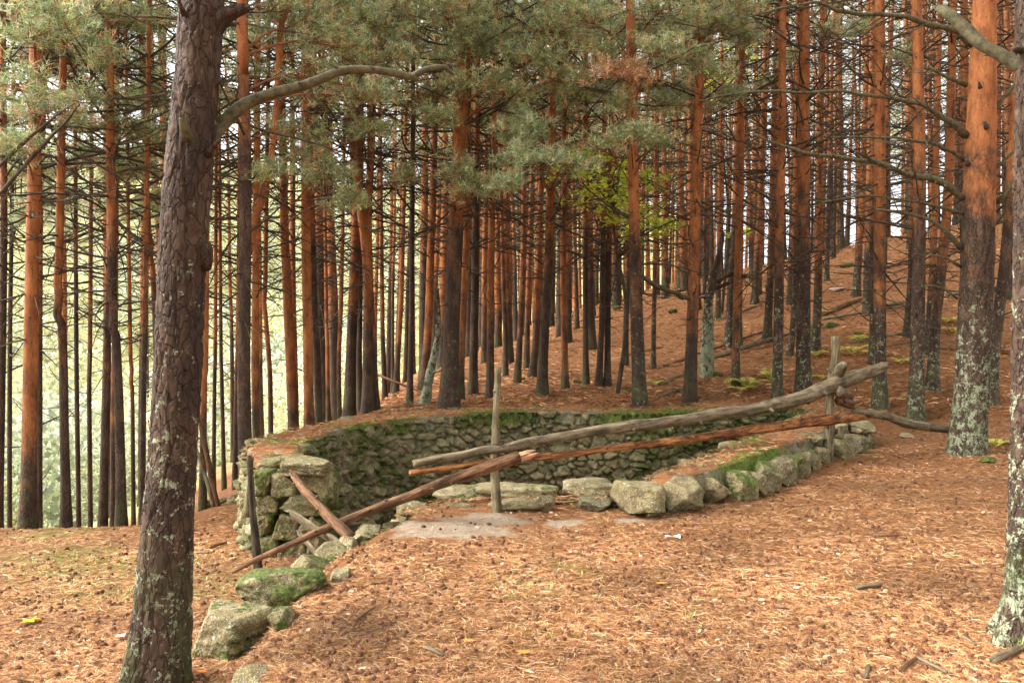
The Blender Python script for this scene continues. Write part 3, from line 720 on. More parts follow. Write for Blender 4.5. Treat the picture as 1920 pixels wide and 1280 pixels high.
def live_limb(lm, C, Dr, p, az, L, r0, r_, el=.1, dens=1.):
    """live branch: limb tubes into lm, tufts appended to lists"""
    n = 7; d = (math.cos(az)*math.cos(el), math.sin(az)*math.cos(el), math.sin(el))
    P = bent(p, d, L, n, .04, r_, .1); rad = r0*(1-.8*np.linspace(0, 1, n)); tube(lm, P, rad, 5, 1, cap=False)
    subs = int(9*dens)
    for k in range(subs):
        i = r_.randrange(2, n); s = r_.choice([-1, 1]); a2 = az+s*r_.uniform(.25, 1.1); l2 = L*r_.uniform(.16, .34)
        Q = bent(P[i], (math.cos(a2), math.sin(a2), r_.uniform(-.15, .45)), l2, 4, .06, r_, .15); tube(lm, Q, rad[i]*np.array([.5, .4, .3, .15])+.001, 3, 1, cap=False)
        for q in range(int(9*dens)):
            j = r_.uniform(.8, 3); a = int(j); f_ = j-a; pt = Q[a]*(1-f_)+Q[min(a+1, 3)]*f_
            dd = np.array([math.cos(a2)+r_.uniform(-.9, .9), math.sin(a2)+r_.uniform(-.9, .9), r_.uniform(-.2, .9)]); dd /= np.linalg.norm(dd)
            e = pt+dd*r_.uniform(.03, .16)*max(.7, l2/.5); C.append(e); Dr.append(dd)
def crown_mesh(seed, Hc=6.5, R0=1.9, nb=34, dens=1., per=13, L=.10):
    r_ = random.Random(seed); g_ = np.random.default_rng(seed); mb = MB(); C = []; Dr = []
    for k in range(nb):
        z = Hc*(k+.5)/nb*.97; t = z/Hc; Lb = R0*(1.0-.75*t**1.3)*r_.uniform(.6, 1.1)
        live_limb(mb, C, Dr, (0, 0, z), k*2.4+r_.uniform(-.5, .5), Lb, .028*(1-.6*t), r_, el=r_.uniform(-.1, .35)+.3*t, dens=dens)
    C = np.array(C); Dr = np.array(Dr); tn = tones(len(C), .10, g_)
    needles(mb, C, Dr, L, .009, per, tn, r_=g_)
    return mb.mesh('crown', [M_NEED, M_LIMB], smooth=False, colour=True)
CROWNS = [crown_mesh(100+i, 6.5+.4*(i % 3), 1.6+.15*(i % 4), 26, .85) for i in range(7)]

def trunk_geo(mb, P, r, seed, n=12, flare=.5, rough=.05):
    P = np.asarray(P); z = P[:, 2]
    rr_ = r*(1+flare*np.exp(-np.maximum(z, 0)/.22))
    V = tube_v(P, rr_, n, seed, rough); mb.add(V, tube_f(len(P), n), None, 0)
def branches_on(mb, P, rfun, z0, z1, step, L, r_, per=4, twigs=5, thick=1.):
    z = z0
    while z < z1:
        k = r_.randrange(max(1, per-1), per+2); a0 = r_.uniform(0, 6.28)
        for q in range(k):
            zz = z+r_.uniform(-.12, .12); p = np.array([np.interp(zz, P[:, 2], P[:, j]) for j in (0, 1)]+[zz])
            grow = min(1, .35+(z-z0)/2.5); l = L*grow*r_.uniform(.35, 1.15)
            if r_.random() < .22: l *= .2
            dead_branch(mb, p, a0+q*6.28/k+r_.uniform(-.4, .4), l, (.007+.007*l)*thick, r_, el=r_.uniform(-.5, .6), droop=r_.uniform(-.12, .14), twigs=twigs if l > .5 else 1)
        z += step*r_.uniform(.75, 1.25)
def pine(name, D, pts, wpx, label, orange=1.5, lichen=0., height=13., crown=7., dead=(1.8, 7.), dl=1.5, per=4, step=.5, base_z=None, group=None, twigs=5, seed=None, n=12, crownscale=1.):
    """pts: (u, v) control points of the trunk from foot upwards in the photo, at distance D"""
    seed = seed if seed is not None else int(abs(pts[0][0])*13+pts[0][1]); r_ = random.Random(seed)
    Q = [at(u, v, D) for (u, v) in pts]
    x0 = Q[0][0]; gz = h1(x0, D) if base_z is None else base_z
    base = np.array([x0, D, gz])
    L = [q-base for q in Q]
    if L[0][2] > .15: d0 = (L[0]-L[1])/(L[0][2]-L[1][2])*-1; L.insert(0, L[0]+d0*0+np.array([-(L[1]-L[0])[0]/(L[1]-L[0])[2]*L[0][2]*.5, 0, -L[0][2]]))
    if L[0][2] < 0: L[0][2] = 0
    L.insert(0, L[0]+np.array([0, 0, -.35]))
    top = L[-1]; d = (L[-1]-L[-2]); d = d/max(d[2], .1); d[:2] *= .6; L.append(top+d*max(.5, height-top[2])); L = np.array(L)
    dy = fbm(L[:, 2]*.12+seed, L[:, 2]*0, 2)*.12; L[:, 1] += dy*(L[:, 2] > .5)
    P = catmull(L, .3); o = np.argsort(P[:, 2]); P = P[o]
    r0 = wpx*D/FPX/2
    rad = r0*(1-.80*np.clip(P[:, 2]/height, 0, 1)**1.1)
    root = empty(name, base, label, 'tree', group)
    mb = MB(); trunk_geo(mb, P, rad, seed % 97, n)
    branches_on(mb, P, None, dead[0], min(dead[1], height-1), step, dl, r_, per, twigs)
    t = mb.build('trunk', [M_BARK, M_TWIG], root); t['orange_from'] = float(orange); t['lichen'] = float(lichen)
    cz = min(crown, height-2); cp = [np.interp(cz, P[:, 2], P[:, j]) for j in (0, 1)]
    c = link('crown', CROWNS[seed % len(CROWNS)], root); c.location = (cp[0], cp[1], cz); c.rotation_euler = (0, 0, seed % 7)
    s = max(.45, (height+.3-cz)/6.9)*crownscale; c.scale = (s**.5*.8, s**.5*.8, s)
    return root, P, rad

# ------------------------------------------------------------------ the three near pines, with plated bark as real relief
def hero(D, pts, wds, label, gz, height, seed, orange, lichen, step=.012, n=110, flare=.25, relief=.010, crown=9., hi_smooth=99.):
    base = np.array([at(pts[0][0], pts[0][1], D)[0], D, gz])
    L = [np.append(at(u, v, D)-base, w_*D/FPX/2) for (u, v), w_ in zip(pts, wds)]
    L.insert(0, L[0].copy()); L[0][2] = min(-.3, L[1][2]-.3); L[0][3] *= 1.25
    d = L[-1]-L[-2]; d = d/d[2]; vis_top = L[-1][2]
    low = catmull(np.array(L), step)
    upp = np.array([low[-1], low[-1]+np.array([d[0]*.6, .1, 1., -.008])*(height-vis_top)*.5, low[-1]+np.array([d[0]*.5, 0, 1., -.011])*(height-vis_top)]); upp[:, 3] = np.maximum(upp[:, 3], .02)
    root = empty('pine_tree', base, label, 'tree')
    mb = MB(); m = len(low); P = low[:, :3]; r = low[:, 3]
    th = np.linspace(0, 2*np.pi, n, endpoint=False)
    z = P[:, 2][:, None]+0*th; TH = th[None, :]+0*z
    # wrap the cellular bark by fading across the seam at the back (+Y side)
    U = (th[None, :]+np.pi/2) % (2*np.pi)*r.mean() + 0*z; 
    wu_ = U+.02*fbm(U*9, z*5, 3, 1); wz_ = z+.05*fbm(U*7+9, z*4, 3, 2)
    g_, id_, a_, b_ = cells(wu_, wz_, .042, .075, seed % 4, .95, .7)
    g2_, id2_, _, _ = cells(wu_*1.+4, wz_, .10, .42, (seed+1) % 4, .9, .3)
    h_ = sstep(0, .16, g_)*(.25+.45*id_)+.25*fbm(U*55, z*22, 4, 2)+1.0*sstep(0, .12, g2_)
    fade = sstep(hi_smooth+1.2, hi_smooth-.6, z)*.8+.2
    rr_ = r[:, None]*(1+.05*fbm(np.cos(TH)*1.5+seed, z*1.6+np.sin(TH)*1.5, 3, 3)+flare*np.exp(-np.maximum(z-.0, 0)/.16)*(1+.55*np.cos(TH*5+seed)))
    rr_ = rr_+relief*fade*(h_-.9)+.004*fbm(U*60, z*40, 3, 4)
    V = P[:, None, :]+np.stack([rr_*np.cos(TH), rr_*np.sin(TH), 0*rr_], -1)
    mb.add(V.reshape(-1, 3), tube_f(m, n))
    t = mb.build('trunk', [M_BARK, M_TWIG], root); t['orange_from'] = float(orange); t['lichen'] = float(lichen)
    UP = catmull(upp, .3); m2 = MB(); tube(m2, UP[:, :3], UP[:, 3], 16, rough=.05, seed=seed)
    r_ = random.Random(seed); branches_on(m2, UP[:, :3], None, UP[0, 2]+.6, height-3, .6, 1.5, r_, 3, 4)
    t2 = m2.build('upper_trunk', [M_BARK, M_TWIG], root); t2['orange_from'] = float(orange); t2['lichen'] = float(lichen)
    cz = crown; cp = [np.interp(cz, UP[:, 2], UP[:, j]) for j in (0, 1)]
    c = link('crown', CROWNS[seed % len(CROWNS)], root); c.location = (cp[0], cp[1], cz)
    return root, base
def limb(root, base, pts, wds, mat, D0, D1, name='branch', n=14, rough=.06, seed=1, twigs=0, label=None, jag=None, step=.04):
    k = len(pts); Ds = np.linspace(D0, D1, k)
    L = np.array([np.append(at(u, v, d)-base, w_*d/FPX/2) for (u, v), w_, d in zip(pts, wds, Ds)])
    P = catmull(L, step); mb = MB(); q_ = np.arange(len(P))*step
    for a_ in range(3): P[:, a_] += fbm(q_*2.6+seed*3.7+a_*11, q_*0+a_, 3, 1)*P[:, 3]*1.9*np.clip(q_*4, 0, 1)
    P[:, 3] *= 1+.35*fbm(q_*5+seed, q_*0+5, 3, 2)
    tube(mb, P[:, :3], P[:, 3], n, rough=rough*1.5, seed=seed)
    for a_ in range(int(len(P)*step*3.5)):
        i = random.randrange(1, len(P)-1); dd = np.array([random.uniform(-1, 1) for _ in range(3)]); dd /= np.linalg.norm(dd); rs = P[i, 3]
        tube(mb, [P[i, :3], P[i, :3]+dd*rs*1.3, P[i, :3]+dd*rs*random.uniform(1.6, 3.2)], [rs*.45, rs*.28, rs*.08], 5)
    r_ = random.Random(seed)
    for q in range(twigs):
        i = r_.randrange(len(P)//6, len(P)-1); t = P[min(i+1, len(P)-1), :3]-P[i-1, :3]; az = math.atan2(t[1], t[0])+r_.choice([-1, 1])*r_.uniform(.3, 1.2)
        dead_branch(mb, P[i, :3], az, r_.uniform(.2, .7), max(.003, P[i, 3]*.45), r_, m=0, el=r_.uniform(-.5, .6), droop=0, twigs=2, n=5)
    if jag:
        for q in range(5):
            e = P[-1, :3]; dd = P[-1, :3]-P[-3, :3]; dd /= np.linalg.norm(dd); o_ = np.array([r_.uniform(-1, 1) for _ in range(3)])*P[-1, 3]*.6
            tube(mb, [e-dd*.02+o_, e+dd*P[-1, 3]*r_.uniform(1, 2.5)+o_], [P[-1, 3]*.5, P[-1, 3]*.08], 5)
    o = mb.build(name, mat, root)
    if label: o['label'] = label
    return o
gz = h1(at(295, 1285, 4.3)[0], 4.3)
hl, bl_ = hero(4.3, [(285, 1290), (300, 1180), (313, 1000), (324, 850), (333, 700), (341, 500), (356, 300), (369, 150), (378, 0), (384, -120)],
               [104, 100, 90, 83, 83, 82, 84, 79, 76, 72], 'massive dark barked pine nearest at the left with one long curved grey limb', gz, 14., 11, 5.0, .45, crown=9)
limb(hl, bl_, [(372, 282), (398, 256), (430, 226), (500, 192), (580, 168), (640, 142), (700, 133), (750, 137), (780, 147)], [40, 30, 23, 20, 19, 17, 16, 15, 11], M_GREEN, 4.3, 4.55, 'long_limb', 16, .06, 3)
limb(hl, bl_, [(772, 145), (790, 135), (815, 126), (840, 126), (850, 138)], [13, 11, 10, 9, 5], M_GREEN, 4.54, 4.6, 'limb_fork', 10, .08, 4)
o_ = limb(hl, bl_, [(395, 60), (412, 34), (432, 20), (456, 11)], [34, 26, 22, 16], M_BARK, 4.3, 4.25, 'broken_stub', 10, .35, 5, jag=1); o_['orange_from'] = 9.; o_['lichen'] = .3
limb(hl, bl_, [(352, 262), (346, 245), (343, 222)], [20, 16, 13], M_GREEN, 4.15, 4.08, 'broken_stub', 10, .15, 6, jag=1)
o_ = limb(hl, bl_, [(378, 500), (388, 475), (393, 458)], [26, 20, 10], M_BARK, 4.3, 4.25, 'broken_stub', 10, .35, 7); o_['orange_from'] = 9.; o_['lichen'] = .3
o_ = limb(hl, bl_, [(395, 165), (408, 155), (420, 147)], [14, 9, 4], M_BARK, 4.3, 4.25, 'broken_stub', 8, .35, 8, jag=1); o_['orange_from'] = 9.; o_['lichen'] = .3
o_ = limb(hl, bl_, [(388, 290), (400, 275), (412, 262)], [22, 13, 6], M_BARK, 4.25, 4.2, 'broken_stub', 8, .35, 9); o_['orange_from'] = 9.; o_['lichen'] = .3
o_ = limb(hl, bl_, [(345, 30), (338, 12), (330, -20)], [12, 10, 7], M_BARK, 4.2, 4.15, 'broken_stub', 8, .35, 10); o_['orange_from'] = 9.; o_['lichen'] = .3
gz = h1(at(1812, 858, 10.2)[0], 10.2)
DR = 10.2
hr, br_ = hero(DR, [(1811, 868), (1817, 790), (1823, 700), (1832, 500), (1838, 300), (1842, 150), (1846, 0), (1849, -120)], [69, 60, 56, 55, 53, 47, 40, 36],
               'stout pine at the end of the fence with green lichen below and orange bark above', gz, 15., 22, 2.7, 1.15, step=.028, n=72, relief=.016, flare=.10, crown=8.5, hi_smooth=3.2)
for i, (pts, wd) in enumerate([([(1806, 372), (1770, 345), (1700, 322), (1600, 300), (1540, 292), (1480, 275), (1410, 250)], [15, 14, 12, 10, 9, 7, 4]),
                ([(1812, 255), (1770, 220), (1720, 190), (1620, 176), (1500, 172), (1380, 178), (1310, 190)], [14, 12, 10, 8, 7, 5, 3]),
                ([(1826, 84), (1780, 55), (1720, 38), (1640, 32), (1580, 25), (1525, 6), (1450, 20), (1390, 34)], [15, 14, 12, 10, 9, 7, 5, 3]),
                ([(1808, 300), (1760, 275), (1700, 262), (1620, 256), (1560, 258)], [9, 8, 7, 5, 3]),
                ([(1806, 400), (1740, 382), (1690, 372), (1620, 368), (1540, 380)], [8, 7, 6, 4, 3]),
                ([(1802, 465), (1765, 430), (1715, 405), (1640, 392)], [12, 10, 8, 5]),
                ([(1812, 160), (1770, 140), (1740, 122)], [12, 9, 7]),
                ([(1862, 320), (1900, 285), (1935, 250)], [9, 7, 4]),
                ([(1864, 210), (1905, 150), (1940, 90)], [11, 8, 5]),
                ([(1870, 380), (1905, 340), (1935, 310)], [12, 10, 7]),
                ([(1802, 500), (1770, 484), (1740, 478)], [7, 5, 3]), ([(1795, 560), (1765, 540), (1735, 535)], [6, 4, 3])]):
    limb(hr, br_, pts, [q*.85 for q in wd], M_GREEN, DR, DR-(.5 if i < 5 else .1), 'branch', 8, .08, 30+i, twigs=(12 if i < 5 else 2), step=.08)
for i, (u, v) in enumerate([(1838, 165), (1815, 310), (1850, 240)]):
    limb(hr, br_, [(u, v), (u-3, v-12)], [9, 4], M_TWIG, DR-.17, DR-.22, 'broken_stub', 7, .2, 60+i)
gz = h1(at(1935, 1185, 4.45)[0], 4.45)
he, be_ = hero(4.45, [(1930, 1205), (1932, 1120), (1934, 1000), (1937, 800), (1940, 500), (1942, 250), (1944, 0), (1945, -100)], [100, 82, 76, 70, 68, 66, 64, 62],
               'rough lichened pine cut off by the right edge of the picture', gz, 13., 33, 5., .95, n=100, relief=.013, flare=.42)
limb(he, be_, [(1925, 128), (1895, 112), (1850, 84), (1810, 48), (1780, 22), (1770, 16)], [30, 27, 24, 22, 19, 13], M_GREEN, 4.45, 4.7, 'branch', 14, .06, 8, jag=1)
limb(he, be_, [(1920, 95), (1900, 90)], [22, 10], M_TWIG, 4.45, 4.4, 'broken_stub', 8, .2, 9)
tufts_r = MB()

# ------------------------------------------------------------------ pines one can tell apart
# (foot u, foot v, distance or None to stand it on the visible ground, [(u, v) points upward], width px, label, orange height, lichen, extra)
TREES = [
 (2, 960, 10.5, [(6, 500), (2, 100)], 15, 'dark trunk cut by the left edge of the picture', 3.2, 0),
 (22, 960, 12.0, [(24, 600), (28, 300)], 9, 'thin dark pine next to the left edge', 4, 0),
 (53, 972, 9.4, [(54, 700), (58, 430), (63, 100)], 27, 'stout orange pine standing at the far left crest', .8, 0),
 (74, 968, 10.6, [(78, 700), (78, 400), (72, 120)], 11, 'thin reddish pine just behind the stout orange pine at far left', 1.5, 0),
 (124, 970, 9.6, [(118, 780), (116, 640), (108, 520), (112, 400)], 17, 'crooked pine with a kink and a forked stub near the left crest', 2.2, 0),
 (147, 970, 11.5, [(143, 700), (141, 450), (140, 330)], 9, 'very thin pine right of the crooked pine', 2.5, 0),
 (168, 968, 12., [(164, 700), (166, 500)], 9, 'thin pale barked pine second to the right of the crooked pine', 1.5, 0),
 (193, 966, 9.8, [(197, 700), (199, 500), (202, 320)], 15, 'straight dark red pine left of a close pair', 2.2, 0),
 (212, 962, 10.8, [(214, 700), (216, 500)], 12, 'orange pine squeezed between two dark pines at the left crest', .5, 0),
 (227, 960, 9.7, [(220, 750), (212, 560), (208, 400)], 18, 'dark pine leaning left at the crest', 2.8, 0),
 (250, 958, 10.6, [(247, 700), (242, 500)], 8, 'thin orange pine near the large left pine', 1., 0),
 (266, 955, 10.2, [(270, 750), (272, 550), (274, 440)], 12, 'slim two toned pine just left of the large left pine', 1.8, 0),
 (297, 900, 12.5, [(290, 600), (283, 450), (275, 330)], 12, 'reddish pine emerging from behind the large left pine', 2., 0),
 (380, 935, 10.8, [(386, 700), (388, 450)], 13, 'orange pine close on the right of the large left pine', .8, 0),
 (400, 925, 13., [(402, 700), (404, 480)], 8, 'thin orange pine right of the large left pine', 1., 0),
 (420, 905, 13.5, [(414, 700), (412, 500)], 8, 'slender pine with grey foot right of the large left pine', 1.8, 0),
 (440, 900, 12.5, [(443, 700), (447, 500)], 9, 'slender straight orange pine beside the thick grey trunk', 1.5, 0),
 (462, 935, 9.9, [(458, 700), (461, 500), (463, 300), (458, 100), (456, 0)], 26, 'thick grey brown pine rising behind the end of the wall', 4.2, .1),
 (482, 860, 12., [(478, 700), (480, 500)], 15, 'orange pine hugging the right side of the thick grey brown pine', 1., 0),
 (508, 850, 13.5, [(505, 700), (495, 560), (498, 420)], 10, 'slightly wavy thin pine between the grey trunk and two bright pines', 1.3, 0),
 (550, 815, 12.8, [(545, 680), (537, 500), (531, 320)], 19, 'bright orange pine with a darker foot, left of a bright pair', .9, 0),
 (580, 805, 12.6, [(578, 650), (575, 450), (574, 310)], 20, 'brightest orange pine behind the left part of the wall', .0, 0),
 (598, 800, 13.2, [(592, 650), (585, 480)], 15, 'brown pine overlapping the brightest orange pine', 3., 0),
 (615, 795, 17., [(613, 650), (610, 500)], 8, 'thin pine right of the bright pair behind the wall', 1., 0),
 (637, 792, 17., [(635, 650), (640, 500)], 9, 'thin dark footed pine midway along the left wall', 1.5, 0),
 (655, 790, 14., [(658, 650), (664, 500), (668, 350)], 21, 'sturdy brown pine left of the twin stems', 1.8, 0),
 (676, 787, 15., [(674, 650), (676, 500)], 12, 'dark stem between the sturdy pine and the twin stems', 2.5, 0),
 (690, 783, 13.8, [(690, 650), (688, 500), (675, 380), (660, 260), (650, 150)], 20, 'twin stemmed pine, the stem bending to the left', 1.2, 0),
 (702, 780, 13.9, [(698, 650), (692, 520), (690, 380), (697, 230)], 18, 'twin stemmed pine, the straighter right stem', 1.0, 0),
 (722, 778, 17., [(719, 650), (716, 500)], 9, 'thin pine right of the twin stems', 1.5, 0),
 (742, 772, 19., [(748, 620), (754, 470)], 11, 'slim bright orange pine leaning right near the bright valley gap', .8, 0),
 (768, 778, 14.5, [(771, 620), (773, 420)], 11, 'narrow blackish pine behind the wall', 4.5, 0),
 (793, 765, 17., [(803, 620), (808, 480), (814, 280)], 17, 'orange pine leaning right beside the mossy snag', .8, 0),
 (841, 778, 13.4, [(845, 650), (851, 500), (858, 350), (863, 200), (868, 110)], 33, 'thickest orange pine behind the middle of the wall', 2.6, .15),
 (862, 770, 14.6, [(866, 620), (873, 480), (876, 350)], 15, 'red orange pine touching the right side of the thickest one', .9, 0),
 (887, 770, 15.5, [(889, 620), (892, 450)], 16, 'dark brown pine between two orange pines at mid picture', 3., 0),
 (919, 768, 15., [(920, 620), (920, 480), (923, 380)], 15, 'straight orange pine just left of the middle fence post', 1.2, 0),
 (948, 765, 19., [(948, 620), (942, 460)], 9, 'thin red pine right behind the middle fence post', 1.8, 0),
 (970, 762, 17., [(974, 650), (980, 520), (982, 400)], 12, 'red pine leaning right, past the middle fence post', 1.4, 0),
 (997, 760, 18., [(1004, 650), (1008, 520), (1013, 400)], 14, 'orange pine with a broken dead stem at its foot', .9, 0),
 (1017, 766, 15.2, [(1020, 640), (1028, 500), (1032, 350), (1036, 150)], 19, 'solid brown pine with dark knots beyond the wall centre', 2.2, 0),
 (1060, 766, 15.8, [(1059, 650), (1056, 520), (1057, 400)], 13, 'clean orange pine standing alone beyond the wall', .4, 0),
 (1099, 764, 16.2, [(1098, 620), (1098, 450)], 11, 'dark slim pine left of a dark pair', 2.8, 0),
 (1123, 765, 16., [(1127, 620), (1130, 480)], 12, 'left stem of the dark pair beyond the wall', 2.6, 0),
 (1139, 764, 16., [(1140, 620), (1141, 480), (1145, 300)], 12, 'right stem of the dark pair beyond the wall', 2.2, 0),
 (1200, 764, None, [(1195, 600), (1190, 420), (1186, 250), (1183, 100), (1181, 0)], 25, 'tall grey footed pine beyond the wall, right of centre', 2.0, .35),
 (1293, 758, None, [(1299, 600), (1304, 420), (1308, 250), (1312, 100)], 23, 'tall dark red pine right behind the wall', 1.5, .0),
 (1172, 684, None, [(1175, 560), (1178, 450)], 11, 'slim dark pine on the slope left of the tall grey footed pine', 2., .3),
 (1225, 690, None, [(1226, 580), (1228, 450)], 9, 'thin pine on the slope between the two tall pines', 1.5, .4),
 (1367, 650, None, [(1370, 560), (1376, 460), (1380, 350)], 17, 'greenish footed pine right of the lichened snag', 2.5, .6),
 (1386, 656, None, [(1388, 560), (1390, 460)], 11, 'thin red pine with a lichened foot right of the snag', 1.2, .6),
 (1457, 748, None, [(1460, 600), (1463, 440), (1466, 250)], 19, 'brown pine with a green foot behind the rails', 2.2, .6),
 (1438, 640, None, [(1443, 540), (1448, 400)], 15, 'grey footed pine high on the slope behind the brown one', 1.6, .3),
 (1480, 668, None, [(1487, 590), (1490, 450)], 11, 'slim leaning pine on the slope between two larger ones', 2., .6),
 (1506, 738, None, [(1505, 600), (1506, 420), (1506, 250), (1508, 100), (1508, 0)], 27, 'tall straight pine with lichened grey foot behind the rails', 2.6, .55),
 (1528, 656, None, [(1532, 560), (1534, 420), (1537, 300)], 16, 'red pine with a mossy foot right of the tall straight one', 1.4, .5),
 (1605, 556, None, [(1612, 450), (1618, 330)], 14, 'orange pine high on the slope by the white litter', 1., .5),
 (1480, 572, None, [(1485, 450), (1490, 320)], 10, 'slender pine high on the slope', 1., .3),
 (1415, 570, None, [(1420, 450), (1426, 340)], 13, 'orange pine with a grey foot high on the slope', .8, .3),
 (1345, 600, None, [(1348, 480)], 10, 'slim pine high on the slope above the snag', 1.2, .3),
 (1637, 680, None, [(1640, 560), (1640, 400)], 15, 'darker pine touching the left of the pine behind the post', 3., .5),
 (1650, 768, None, [(1651, 600), (1652, 420), (1651, 250), (1650, 80)], 25, 'straight red pine with green lichened foot just right of the tall post', 1.6, .7),
 (1701, 632, None, [(1706, 520), (1708, 400)], 14, 'dark footed pine halfway up the slope on the right', 1.8, .3),
 (1717, 788, None, [(1724, 600), (1724, 420), (1722, 250), (1718, 80)], 27, 'dark pine with lichened foot between the post and the stout pine', 3.0, .7),
 (1748, 735, None, [(1756, 620), (1768, 500), (1778, 380), (1785, 150)], 20, 'pine leaning right behind the dark lichened one', 1.8, .7),
 (1740, 662, None, [(1746, 540), (1752, 400)], 14, 'forked looking pine up the slope on the right', 1.4, .3),
 (1857, 758, None, [(1868, 650), (1885, 500), (1895, 350), (1905, 180), (1910, 60)], 21, 'brown pine leaning right beyond the stout pine', 2.8, .7),
 (1866, 420, None, [(1868, 250), (1870, 100)], 17, 'orange pine far up the slope beyond the stout pine', .3, 0),
]
placed = []
for i, (u, v, D, pts, wpx, lab, org, lic) in enumerate(TREES):
    if D is None: D = hit(u, v)[1]
    x = (u-960)/FPX*D; gz = h1(x, D); left = u < 520
    hgt = (17 if left else 14.5)-min(gz, 0)*.9+max(gz, 0)*.1
    crn = (6.6+.012*D*10 if u < 1100 else 6.8+.05*D)+(-gz if gz < 0 else 0)
    r_, P, rad = pine('pine_tree', D, [(u, v)]+pts, wpx, lab, orange=org+(-gz*.9 if gz < -.8 else 0), lichen=lic, height=hgt, crown=crn,
                  dead=((1.2 if u > 1000 else 1.7)+max(0, -gz)*.7, crn+1.0), dl=(1.5 if u < 600 else 1.75), per=4 if wpx < 15 else 5, step=.42 if wpx > 11 else .5, seed=1000+i*7, n=14 if wpx > 18 else 9)
    placed.append((x, D, r_, P, rad, u))

# live boughs hanging low in the frame: (tree foot u, [(u, v, radius px)], distance shift, tan share)
def boughs(foot, clumps, shift, tan=.06, pal=None, dens=1., name='bough'):
    x, D, root, P, rad, _ = min(placed, key=lambda t: abs(t[5]-foot)); base = np.array(root.location)
    for q, (u, v, rp) in enumerate(clumps):
        Dq = D+shift+random.uniform(-.5, .5); c = at(u, v, Dq)-base; rad_m = rp*Dq/FPX
        zs = c[2]-random.uniform(.0, .5); p = np.array([np.interp(zs, P[:, 2], P[:, j]) for j in (0, 1)]+[zs])
        mb = MB(); r_ = random.Random(int(u*7+v)); g_ = np.random.default_rng(int(u*7+v))
        mid = (p+c)/2+np.array([0, 0, .12]); S_ = catmull(np.array([p, mid, c]), .12); rb = max(.012, rad_m*.035)
        tube(mb, S_, rb*(1-.65*np.linspace(0, 1, len(S_))), 6, 1, cap=False, rough=.1, seed=3)
        C = []; Dr = []
        ns = int(26*dens*max(.6, rad_m/.6)**1.6)
        for k in range(ns):
            # spray of shoots: sub-branch ends on an uneven flattened dome
            a = r_.uniform(0, 6.28); el = r_.uniform(-.35, 1.2); rr_ = rad_m*r_.uniform(.3, 1.12)*(1+.35*math.sin(a*3+q))
            e = c+np.array([math.cos(a)*math.cos(el)*rr_*1.15, math.sin(a)*math.cos(el)*rr_*.9, math.sin(el)*rr_*.62])
            i = r_.randrange(len(S_)//2, len(S_)); s0 = S_[i]; m_ = (s0+e)/2+np.array([0, 0, -.05*rad_m])
            tube(mb, [s0, m_, e], [rb*.35, rb*.25, .002], 3, 1, cap=False)
            dmain = (e-m_)/np.linalg.norm(e-m_)
            for w_ in range(r_.randrange(9, 17)):
                t_ = r_.random(); pt = m_*(1-t_)*.6+e*(t_+.4*(1-t_)); off = g_.normal(size=3)*.075*max(1, rad_m/.6)**.5; off[2] *= .7
                C.append(pt+off); dd = dmain*.7+g_.normal(size=3)*.45+np.array([0, 0, .45]); Dr.append(dd/np.linalg.norm(dd))
        C = np.array(C); Dr = np.array(Dr)
        tn = tones(len(C), tan, g_, pal)
        needles(mb, C, Dr, .095, .0075*max(1., Dq/11), 11, tn, r_=g_)
        mb.build(name, [M_NEED, M_LIMB], root, smooth=False, colour=True)
boughs(462, [(560, 60, 95), (500, 20, 60), (600, 150, 80), (690, 190, 75), (640, 90, 80), (545, 250, 70), (585, 300, 55), (520, 330, 40)], .4, .12)
boughs(550, [(620, 330, 60), (660, 380, 50), (690, 40, 90), (740, 110, 70), (720, 250, 45)], -1.5, .08)
boughs(655, [(760, 100, 60), (800, 190, 60), (770, 330, 40)], -.5, .35)
boughs(841, [(860, 60, 80), (930, 95, 90), (1010, 110, 85), (1060, 60, 90), (960, 175, 70), (880, 165, 60), (1050, 150, 60), (830, 25, 70), (870, 330, 55), (905, 360, 40), (820, 225, 45)], -.9, .10)
boughs(1017, [(960, 255, 55), (1000, 250, 60), (985, 300, 55), (1060, 305, 55), (950, 345, 32)], -3.2, .06, [(.26, .33, .16), (.36, .42, .25), (.18, .24, .10), (.42, .46, .26)])
boughs(1200, [(1120, 275, 50), (1180, 262, 50), (1235, 270, 45), (1140, 110, 55), (1230, 95, 60), (1100, 40, 80), (1240, 20, 80), (1165, 205, 35)], -1.6, .1)
boughs(1200, [(1140, 133, 42), (1185, 140, 34)], -2., .95)
boughs(1293, [(1290, 110, 60), (1350, 60, 70), (1330, 140, 45), (1400, 20, 60)], -.6, .15)
boughs(53, [(60, 70, 100), (20, 160, 70), (110, 40, 80), (90, 210, 70), (30, 280, 55)], -.6, .14)
boughs(124, [(170, 120, 75), (130, 200, 80), (190, 240, 60), (150, 20, 90)], .2, .12)
boughs(227, [(240, 40, 80), (260, 260, 55), (220, 190, 40), (215, 330, 45), (290, 120, 55)], .5, .12)
boughs(193, [(160, 310, 60), (110, 330, 50)], 1.5, .1)

